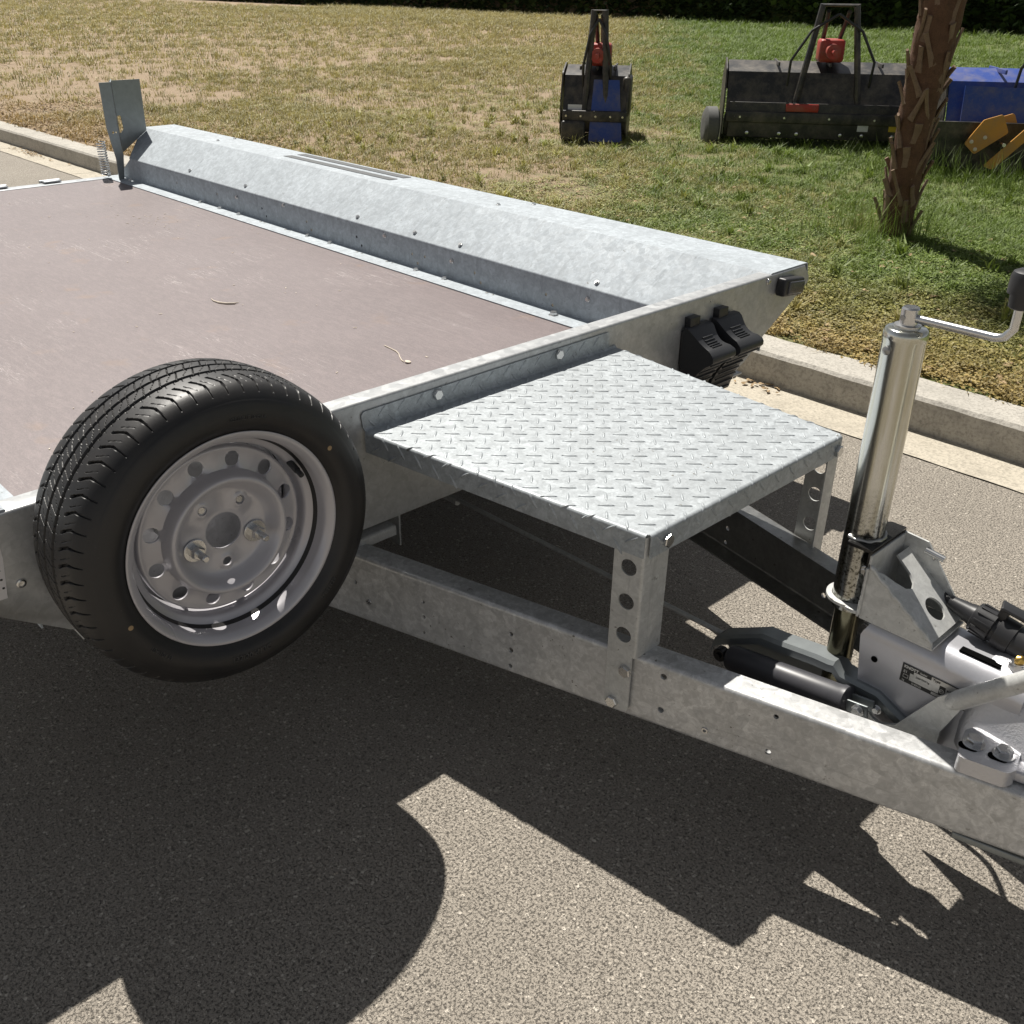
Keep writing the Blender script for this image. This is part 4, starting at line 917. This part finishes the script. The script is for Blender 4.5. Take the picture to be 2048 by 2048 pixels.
for a_, c_ in ((radians(33), 'leaf_dry'), (radians(199), 'leaf_dry')):
    r_ = .206; build('paint_dot', lathe([(0, .0042), (.0004, .004)], (side(r_)-.0003, WC.y+r_*cos(a_), WC.z+r_*sin(a_)), (1, 0, 0), 12), c_, ty)
# rim: rolled barrel with drop centre
def tube_prof(pts, n=96):
    g = lathe([(p[0], p[1]) for p in pts], (0, WC.y, WC.z), (1, 0, 0), n, cap=False); return g
P_ = [(.1895, .1760), (.1915, .1820), (.1930, .1826), (.1942, .1812), (.1938, .1775), (.1905, .1722), (.1850, .1678), (.1790, .1655), (.1640, .1645), (.1585, .1625), (.1540, .1570), (.1505, .1505), (.1450, .1480), (.1100, .1475), (.0960, .1520), (.0860, .1610), (.0500, .1650), (.0300, .168), (.0240, .178), (.0225, .1826)]
for _ in range(2):
    Q = [P_[0]]
    for a, b in zip(P_[:-1], P_[1:]): Q += [(a[0]*.75+b[0]*.25, a[1]*.75+b[1]*.25), (a[0]*.25+b[0]*.75, a[1]*.25+b[1]*.75)]
    P_ = Q+[P_[-1]]
RIM = build('rim', tube_prof(P_, 128), 'rim', SW, angle=60)
# pressed disc with twelve vent holes, five bolt holes and the centre bore
RR = [.033, .040, .068, .072, .076, .081, .0855, .0895, .0930, .0960, .0985, .1005, .1025, .1045, .1062, .1345, .1370, .1395, .1412, .1425]
XX = [.1450, .1450, .1450, .1460, .1485, .1548, .1625, .1685, .1715, .1723, .1718, .1700, .1650, .1560, .1465, .1405, .1415, .1412, .1390, .1330]
RR2 = RR[:15]+[.108, .112, .120, .128]+RR[15:]; XX2 = XX[:15]+[.1442, .1436, .1420, .1408]+XX[15:]
rad_f = lambda u, v: float(np.interp(math.hypot(u, v), RR2, XX2))
vc = [(.1205*cos(radians(14+30*k)), .1205*sin(radians(14+30*k))) for k in range(12)]
holes = [circ(c, .0128, 26) for c in vc]
bh = [(.056*cos(radians(124-72*k)), .056*sin(radians(124-72*k))) for k in range(5)]
holes += [circ(b, .0080, 18) for b in bh]+[circ((0, 0), .0315, 60)]
ext = [circ((0, 0), r_, 120) for r_ in RR[3:-1]]+[circ((0, 0), .0360, 60)]
for b in bh: ext += circ(b, .0120, 18)+circ(b, .0145, 20)
def pad(u, v):
    x = rad_f(u, v); d = min(math.hypot(u-b[0], v-b[1]) for b in bh)
    if d < .0145: x = max(x, .1450+.0022*min(1, (.0146-d)/.0026)) if math.hypot(u, v) < .080 else x
    return x
DISC = build('rim_disc', sheet(circ((0, 0), .1425, 120), holes, .0035, (0, WC.y, WC.z), (0, 1, 0), (0, 0, 1), extra=ext, fn=pad), 'rim', SW, angle=48)
build('valve', join(cyl((.148, WC.y+.153*cos(radians(32)), WC.z+.153*sin(radians(32))), (.172, WC.y+.1485*cos(radians(30)), WC.z+.1485*sin(radians(30))), .0058, 14), cyl((.170, WC.y+.149*cos(radians(30)), WC.z+.149*sin(radians(30))), (.186, WC.y+.146*cos(radians(29)), WC.z+.146*sin(radians(29))), .0046, 12)), 'black', RIM)
for b in (bh[2], bh[4]): instance('wheel_nut', NUT, frame(V((.1472, WC.y+b[0], WC.z+b[1])), V((0, cos(.4), sin(.4))), V((1, 0, 0))), SW)
# the carrier on the board behind it
CR, _ = [build('wheel_carrier', box((.03, WC.y+y, WC.z+z), (.06, .006, .05), .001), 'galv_leg', TR) for y, z in ((.052, .02), (-.052, -.02))]
for b in (bh[0], bh[1]): build('bolt_end', lathe([(0, .0066), (.004, .0066), (.006, .0055)], (.1385, WC.y+b[0], WC.z+b[1]), (1, 0, 0), 16), 'zinc', CR)
# ================================================================ WHEEL CHOCKS in their holders on the board
def chock(y0, y1, label):
    pr2 = [(.006, .556), (.020, .556), (.030, .549)]+[(.030+.060*t, .549-.026*t-.030*t*t*.4-.012*sin(pi*t)) for t in np.linspace(.1, 1, 9)]+[(.103, .503), (.108, .496), (.108, .486), (.101, .478), (.086, .468), (.066, .448), (.046, .420), (.030, .388), (.020, .356), (.016, .340), (.006, .336)]
    t_ = thing('wheel_chock', ((.05), (y0+y1)/2, .336), label, 'wheel chock', 'black wheel chocks clipped to the headboard')
    n = len(pr2); vs = []; w = y1-y0
    for t in (0, .04, .5, .96, 1):
        e = .0018 if t in (0, 1) else 0
        cx = sum(p[0] for p in pr2)/n; cz = sum(p[1] for p in pr2)/n
        for (x, z) in pr2:
            wl = .010*max(0, sin(pi*min(1, max(0, (x-.030)/.07))))*(1 if z > .48 else 0)
            y = y0+w*t; y += wl*(.5-t)*2 if t in (0, .04, .96, 1) else 0
            vs.append((x+(cx-x)*e*10, y, z+(cz-z)*e*10))
    fs = [(a*n+i, a*n+(i+1) % n, (a+1)*n+(i+1) % n, (a+1)*n+i) for a in range(4) for i in range(n)]+[tuple(range(n)), tuple(range(4*n, 5*n))]
    b = build('body', (np.array(vs), fs), 'chock', t_, angle=40); ym = (y0+y1)/2
    for k in range(5):
        t = .30+.13*k; x = .030+.060*t; z = .549-.026*t-.012*t*t-.012*sin(pi*t)
        build('rib', tf(box((0, 0, 0), (.0035, w*.42, .0030), .001), Matrix.Translation((x+.0012, ym, z+.0012)) @ Matrix.Rotation(radians(28), 4, 'Y')), 'chock', t_)
    for k in range(8):
        t = k/7; x = .098-.078*t**.7; z = .474-.125*t**1.2
        build('tread_rib', tf(box((0, 0, 0), (.004, w*.88, .0045), .001), Matrix.Translation((x, ym, z)) @ Matrix.Rotation(radians(-40-30*t), 4, 'Y')), 'chock', t_)
    h = build('chock_holder', join(box((.010, ym-.018, .566), (.020, .040, .026), .0015), box((.004, ym, .50), (.006, w*1.02, .09), .001)), 'black', HB)
chock(1.985, 2.083, 'black plastic wheel chock on the headboard, the one nearer the checker plate step')
chock(2.103, 2.207, 'black plastic wheel chock on the headboard, the one nearer the marker lamp')
# ---- bits lying on the deck
st = [(-.752, 1.602), (-.72, 1.60), (-.69, 1.597), (-.67, 1.59), (-.645, 1.575), (-.622, 1.563), (-.607, 1.560)]
meta(build('dry_stalk', join(tube([(x, y, DZ+.0022) for x, y in st], [.0014, .0012, .0016, .0012, .0013, .0015, .0012], 6), lathe([(0, .002), (.002, .009), (.004, .0085), (.0055, .002)], (-.598, 1.566, DZ+.0004), (.1, .1, 1), 10)), 'straw'), 'thin pale dry stalk with a knob at its end, lying on the plywood deck', 'plant stalk')
cv = [(-1.499, 1.461), (-1.47, 1.455), (-1.44, 1.458), (-1.415, 1.470), (-1.400, 1.488), (-1.402, 1.508)]
meta(build('curled_shaving', tube([(x, y, DZ+.003) for x, y in cv], [.0006, .0018, .0028, .0032, .0030, .0006], 6), 'straw'), 'pale curved shaving lying in the middle of the plywood deck', 'shaving')
R5 = random.Random(5); cr = []
for _ in range(90):
    x, y = R5.uniform(-3.6, -.15), R5.uniform(.6, 2.1); a = R5.uniform(0, pi); l_ = R5.uniform(.002, .012)
    if R5.random() < .3: x, y = R5.gauss(-2.75, .12), R5.gauss(1.86, .05)
    cr.append(tf(box((0, 0, 0), (l_, .0025, .0012)), Matrix.Translation((x, y, DZ+.0012)) @ Matrix.Rotation(a, 4, 'Z')))
meta(build('crumbs', join(*cr), 'straw', smooth=False), kind='stuff')

# ================================================================ PALM
PT = thing('palm_tree', (-1.0, 5.16, .12), 'young palm with a brown fibrous trunk and cut leaf bases, standing in the grass', 'palm tree')
PX_, PY_ = -1.0, 5.16
prof = []; R9 = random.Random(9)
zs_ = np.linspace(-.03, 2.2, 60); n = 40; vs = []
for z in zs_:
    r = np.interp(z, [-.03, .1, .4, .8, 1.1, 1.5, 1.9, 2.2], [.092, .078, .080, .090, .100, .108, .10, .08])
    for k in range(n):
        t = 2*pi*k/n; rr = r*(1+.07*sin(5*t+14*z)*sin(11*z+2*t)+.06*sin(3*t-5*z)+R9.uniform(-.06, .06)); vs.append((PX_+.03*z+rr*cos(t), PY_-.03*z+rr*sin(t), .12+z))
fs = [(i*n+j, i*n+(j+1) % n, (i+1)*n+(j+1) % n, (i+1)*n+j) for i in range(59) for j in range(n)]
TK = build('trunk', (np.array(vs), fs), 'palm_bark', PT, angle=50)
def stub(L_, w0, w1, th_):
    vs = []; 
    for i in range(7):
        t = i/6; w = (w0*(1-t)+w1*t)*(1-.25*sin(pi*t)); h = th_*(1-.3*t); ox = .10*L_*t*t
        for k in range(6): a = 2*pi*k/6; vs.append((ox+h*cos(a), w*sin(a), L_*t))
    fs = [(i*6+j, i*6+(j+1) % 6, (i+1)*6+(j+1) % 6, (i+1)*6+j) for i in range(6) for j in range(6)]+[tuple(range(6)), tuple(range(36, 42))]
    me = bpy.data.meshes.new('leaf_base'); me.from_pydata(vs, [], fs); me.materials.append(M['boot']); me.polygons.foreach_set('use_smooth', [True]*len(fs)); me.set_sharp_from_angle(angle=radians(50)); return me
STB = [stub(.16, .020, .012, .010), stub(.12, .026, .014, .010), stub(.20, .016, .010, .011), stub(.10, .030, .022, .009)]
for k in range(120):
    z = .0+2.05*(k/120)+R9.uniform(-.03, .03); t = k*2.399+R9.uniform(-.3, .3); r = np.interp(z, [0, .1, .4, .8, 1.1, 1.5, 2.2], [.080, .074, .075, .084, .094, .100, .08])
    out = V((cos(t), sin(t), 0)); tang = V((-sin(t), cos(t), 0)); upv = (V((0, 0, 1))+out*R9.uniform(-.02, .20)+tang*R9.uniform(-.65, .65)).normalized()
    mt = frame(V((PX_+.03*z, PY_-.03*z, .12+z))+out*r, (out-upv*out.dot(upv)), upv)
    instance('leaf_base', STB[k % 4], mt, PT)
def fan(n, L_):
    vs, fs = [], []; pe = .42
    g = tube([(0, 0, 0), (pe*.5, 0, .06), (pe, 0, .07)], [.012, .009, .007], 6); vs += [tuple(v) for v in g[0]]; fs += list(g[1])
    for k in range(n):
        a = -1.9+3.8*k/(n-1); ca, sa = cos(a), sin(a); l = L_*(1-.22*abs(a)/1.9); b = len(vs); w = .013
        for t, ww, dz in ((0, .3, 0), (.4, 1, .03), (.75, .8, -.02), (1, .05, -.16)):
            x, y = pe+ca*l*t, sa*l*t; vs += [(x+sa*w*ww, y-ca*w*ww, .07+dz+.006), (x-sa*w*ww, y+ca*w*ww, .07+dz-.006)]
        fs += [(b+2*i, b+2*i+1, b+2*i+3, b+2*i+2) for i in range(3)]
    me = bpy.data.meshes.new('frond'); me.from_pydata(vs, [], fs); me.materials.append(M['frond']); return me
FN = fan(30, .50)
for k in range(22):
    t = k*2.399; el = R9.uniform(-.15, 1.2); out = V((cos(t)*cos(el), sin(t)*cos(el), sin(el))); z = 2.05+.004*k
    instance('frond', FN, frame(V((PX_+.07, PY_-.07, .12+z)), out, V((-cos(t)*sin(el), -sin(t)*sin(el), cos(el)))) @ Matrix.Scale(R9.uniform(.8, 1.05), 4), PT)
# ================================================================ FARM IMPLEMENTS parked on the grass
DU = V((.79, .613, 0)).normalized(); DV = V((-DU.y, DU.x, 0))
def local(O): 
    mt = Matrix.Identity(4)
    for i in range(3): mt[i][0], mt[i][1], mt[i][2], mt[i][3] = DU[i], DV[i], (0, 0, 1)[i], O[i]
    return mt
def implement(name, O, W_, label, cat, hood, body, extra=None, rot=0., hgt=.62, group=None):
    t = thing(name, O, label, cat, group); L_ = local(V(O)) @ Matrix.Rotation(rot, 4, 'Z')
    B = lambda nm, g, m_, par=t, **k: build(nm, tf(g, L_), m_, par, **k)
    # side plates with a rounded, skid-like lower edge
    for x in (0, W_-.012):
        pl = rounded([(0, .07), (.16, .02), (.55, .02), (.66, .10), (.66, hgt*.75), (.36, hgt), (.10, hgt*.9), (0, hgt*.55)], .05, 4)
        g = sheet(pl, [circ((.5, .22), .03, 12)], .012, (x, 0, 0), (0, 1, 0), (0, 0, 1)); B('side_plate', g, body)
    sec = [(.012, .10), (.0, hgt*.30), (.02, hgt*.55), (.12, hgt*.86), (.34, hgt*.97), (.58, hgt*.86), (.655, hgt*.60)]
    vs = []; 
    for x in (.012, W_-.024):
        for (y, z) in sec: vs.append((x, y, z))
        for (y, z) in sec[::-1]: vs.append((x, y+.006, z-.008))
    n = 2*len(sec); fs = [(i, (i+1) % n, n+(i+1) % n, n+i) for i in range(n)]+[tuple(range(n)), tuple(range(n, 2*n))]
    H = B('hood', (np.array(vs), fs), hood, angle=40)
    for k in range(1, 4): B('hood_rib', box((W_*k/4, .30, hgt*.955), (.014, .44, .03), .003), hood, H)
    B('front_beam', box((W_/2, -.010, hgt*.36), (W_-.03, .07, .085), .008), body)
    B('rear_roller', cyl((.03, .60, .085), (W_-.04, .60, .085), .075, 24, bev=.006), 'mblack')
    B('rotor', join(cyl((.02, .26, .17), (W_-.03, .26, .17), .055, 20), *[tf(box((0, 0, .085), (.03, .012, .06), .003), Matrix.Translation((x, .26, .17)) @ Matrix.Rotation(x*9, 4, 'X')) for x in np.arange(.10, W_-.08, .11)]), 'zinc_dark')
    ms = join(tube([(W_*.34, .02, hgt*.40), (W_*.42, .05, hgt+.40), (W_*.58, .05, hgt+.40), (W_*.66, .02, hgt*.40)], .026, 8), tube([(W_*.45, .05, hgt+.36), (W_*.47, .52, hgt*.90)], .018, 8), tube([(W_*.55, .05, hgt+.36), (W_*.53, .52, hgt*.90)], .018, 8))
    B('mast', ms, body)
    G = B('gearbox', join(box((W_/2, .24, hgt+.07), (.20, .22, .17), .025), cyl((W_/2, .12, hgt+.07), (W_/2, .02, hgt+.07), .055, 20), cyl((W_/2, .02, hgt+.07), (W_/2, -.10, hgt+.07), .02, 10)), 'red' if extra is None else extra)
    for q in (.30, .70): B('hose', tube([(W_*q, .10, hgt*.62), (W_*q, .02, hgt*1.0), (W_*(q*.6+.2), .0, hgt+.22), (W_*.5, .02, hgt+.34)], .011, 8), 'black')
    B('decal', box((W_*.22, .012, hgt*.46), (min(.16, W_*.25), .003, .045), .001), 'white_label', H); B('decal', box((W_*.80, .012, hgt*.46), (.07, .003, .05), .001), 'yellow_label', H)
    for q in (.08, .30, .52, .74, .92): B('bolt', lathe([(0, .010), (.006, .009)], (W_*q, -.046, hgt*.36), (0, -1, 0), 8), 'zinc')
    B('belt_cover', box((W_-.03, .24, hgt*.60), (.07, .36, hgt*.52), .03), body)
    return t, B
t2, B2 = implement('flail_mower', (-3.66, 7.28, .115), 1.62, 'long black flail mower with white and yellow labels, left of the palm', 'mower', 'mblack', 'mblack', hgt=.66, group='farm implements on the grass')
B2('front_panel', box((.82, -.020, .215), (1.56, .012, .27), .004), 'mblack')
B2('skirt', box((.62, -.034, .315), (.26, .02, .06), .008), 'red')
B2('label', box((1.12, -.0285, .195), (.085, .003, .095), .001), 'white_label'); B2('label', box((1.36, -.0285, .190), (.075, .003, .075), .001), 'yellow_label')
for x in (.20, .46, .60, .95, 1.12, 1.36, 1.52): B2('bolt', lathe([(0, .016), (.008, .014), (.010, .008)], (x, -.027, .115), (0, -1, 0), 10), 'zinc')
B2('gauge_wheel', lathe([(-.06, .06), (-.06, .12), (-.04, .155), (.04, .155), (.06, .12), (.06, .06)], (-.10, .02, .150), (1, .15, 0), 28), 'rubber_grey')
t1, B1 = implement('flail_mower', (-4.66, 6.38, .115), .56, 'narrow black flail mower with a blue skirt panel, left of the long black one', 'mower', 'mblack', 'mblack', hgt=.60, group='farm implements on the grass')
B1('skirt', tf(sheet([(.24, .02), (.52, .02), (.47, .50), (.26, .50)], [], .012, (0, -.06, 0), (1, 0, 0), (0, .18, 1)), Matrix.Identity(4)), 'blue')
B1('skid', box((.11, -.04, .10), (.20, .08, .16), .02), 'mblack')
t3, B3 = implement('flail_mower', (-1.90, 7.50, .115), 1.5, 'flail mower with a blue hood and an orange hinge bracket, parked right of the palm', 'mower', 'blue', 'mblack', hgt=.70, group='farm implements on the grass')
B3('front_panel', tf(sheet(rounded([(-.16, .06), (.52, .02), (.78, .16), (.86, .36), (-.20, .36)], .04), [], .014, (0, -.10, 0), (1, 0, 0), (0, -.12, 1)), Matrix.Identity(4)), 'mblack')
B3('hood_lip', tf(sheet([(.10, .33), (.84, .36), (1.05, .58), (.10, .60)], [], .012, (0, -.135, 0), (1, 0, 0), (0, .25, 1)), Matrix.Identity(4)), 'blue')
for dx_, sc_, yy in ((0, 1., -.20), (.10, 1., -.10)):
    hb_ = sheet(rounded([(.12+dx_, .20), (.20+dx_, .13), (.40+dx_, .28), (.34+dx_, .40), (.22+dx_, .36)], .018, 4), [], .014, (0, yy, .02), (1, 0, 0), (0, 0, 1)); ho = B3('hinge_bracket', hb_, 'orange')
    for (x, z) in ((.165+dx_, .215), (.20+dx_, .165), (.25+dx_, .245)): B3('bolt', lathe([(0, .014), (.006, .013), (.009, .008)], (x, yy, z+.02), (0, -1, 0), 12), 'straw')
B3('hinge_bracket', sheet(rounded([(.26, .06), (.33, .04), (.60, .34), (.585, .40), (.50, .33)], .012, 3), [], .014, (0, -.26, .02), (1, 0, 0), (0, 0, 1)), 'orange')
B3('bolt', cyl((.36, -.30, .23), (.36, -.20, .23), .012, 12), 'zinc')
# ================================================================ HEDGE closing the plot
hl = []
for k in range(9):
    a, b, c = R9.uniform(0, 2*pi), R9.uniform(-1, 1), R9.uniform(.08, .15); u = V((cos(a), sin(a), b)).normalized(); w_ = u.cross(V((.3, .2, 1))).normalized(); o = V((R9.uniform(-.16, .16), R9.uniform(-.16, .16), R9.uniform(-.16, .16)))
    hl.append(([tuple(o), tuple(o+u*c*.5+w_*c*.35), tuple(o+u*c), tuple(o+u*c*.5-w_*c*.35)], [(0, 1, 2, 3)]))
hsrc = [source('leaf_clump', join(*[(np.array(v), f) for v, f in hl]), 'foliage')]
for nm, lab, x0, x1, y0, hh, nn in (('hedge', None, -95, 40, 30, 3.4, 42000),):
    P = rng.random((nn, 3))*[x1-x0, 3.0, hh]+[x0, y0, .1]; top_ = hh*(.82+.18*lowfreq(P[:, 0], P[:, 0]*.3, .45)); P = P[P[:, 2] < top_]
    scatter('hedge', P, 1.5+1.3*rng.random(len(P)), hsrc)
ground('hedge_bank', -95, 40, 30.6, 32.6, .1, 'soil', 60, 2, lambda x, y: 2.2 if 31 < y < 32.2 else 0)
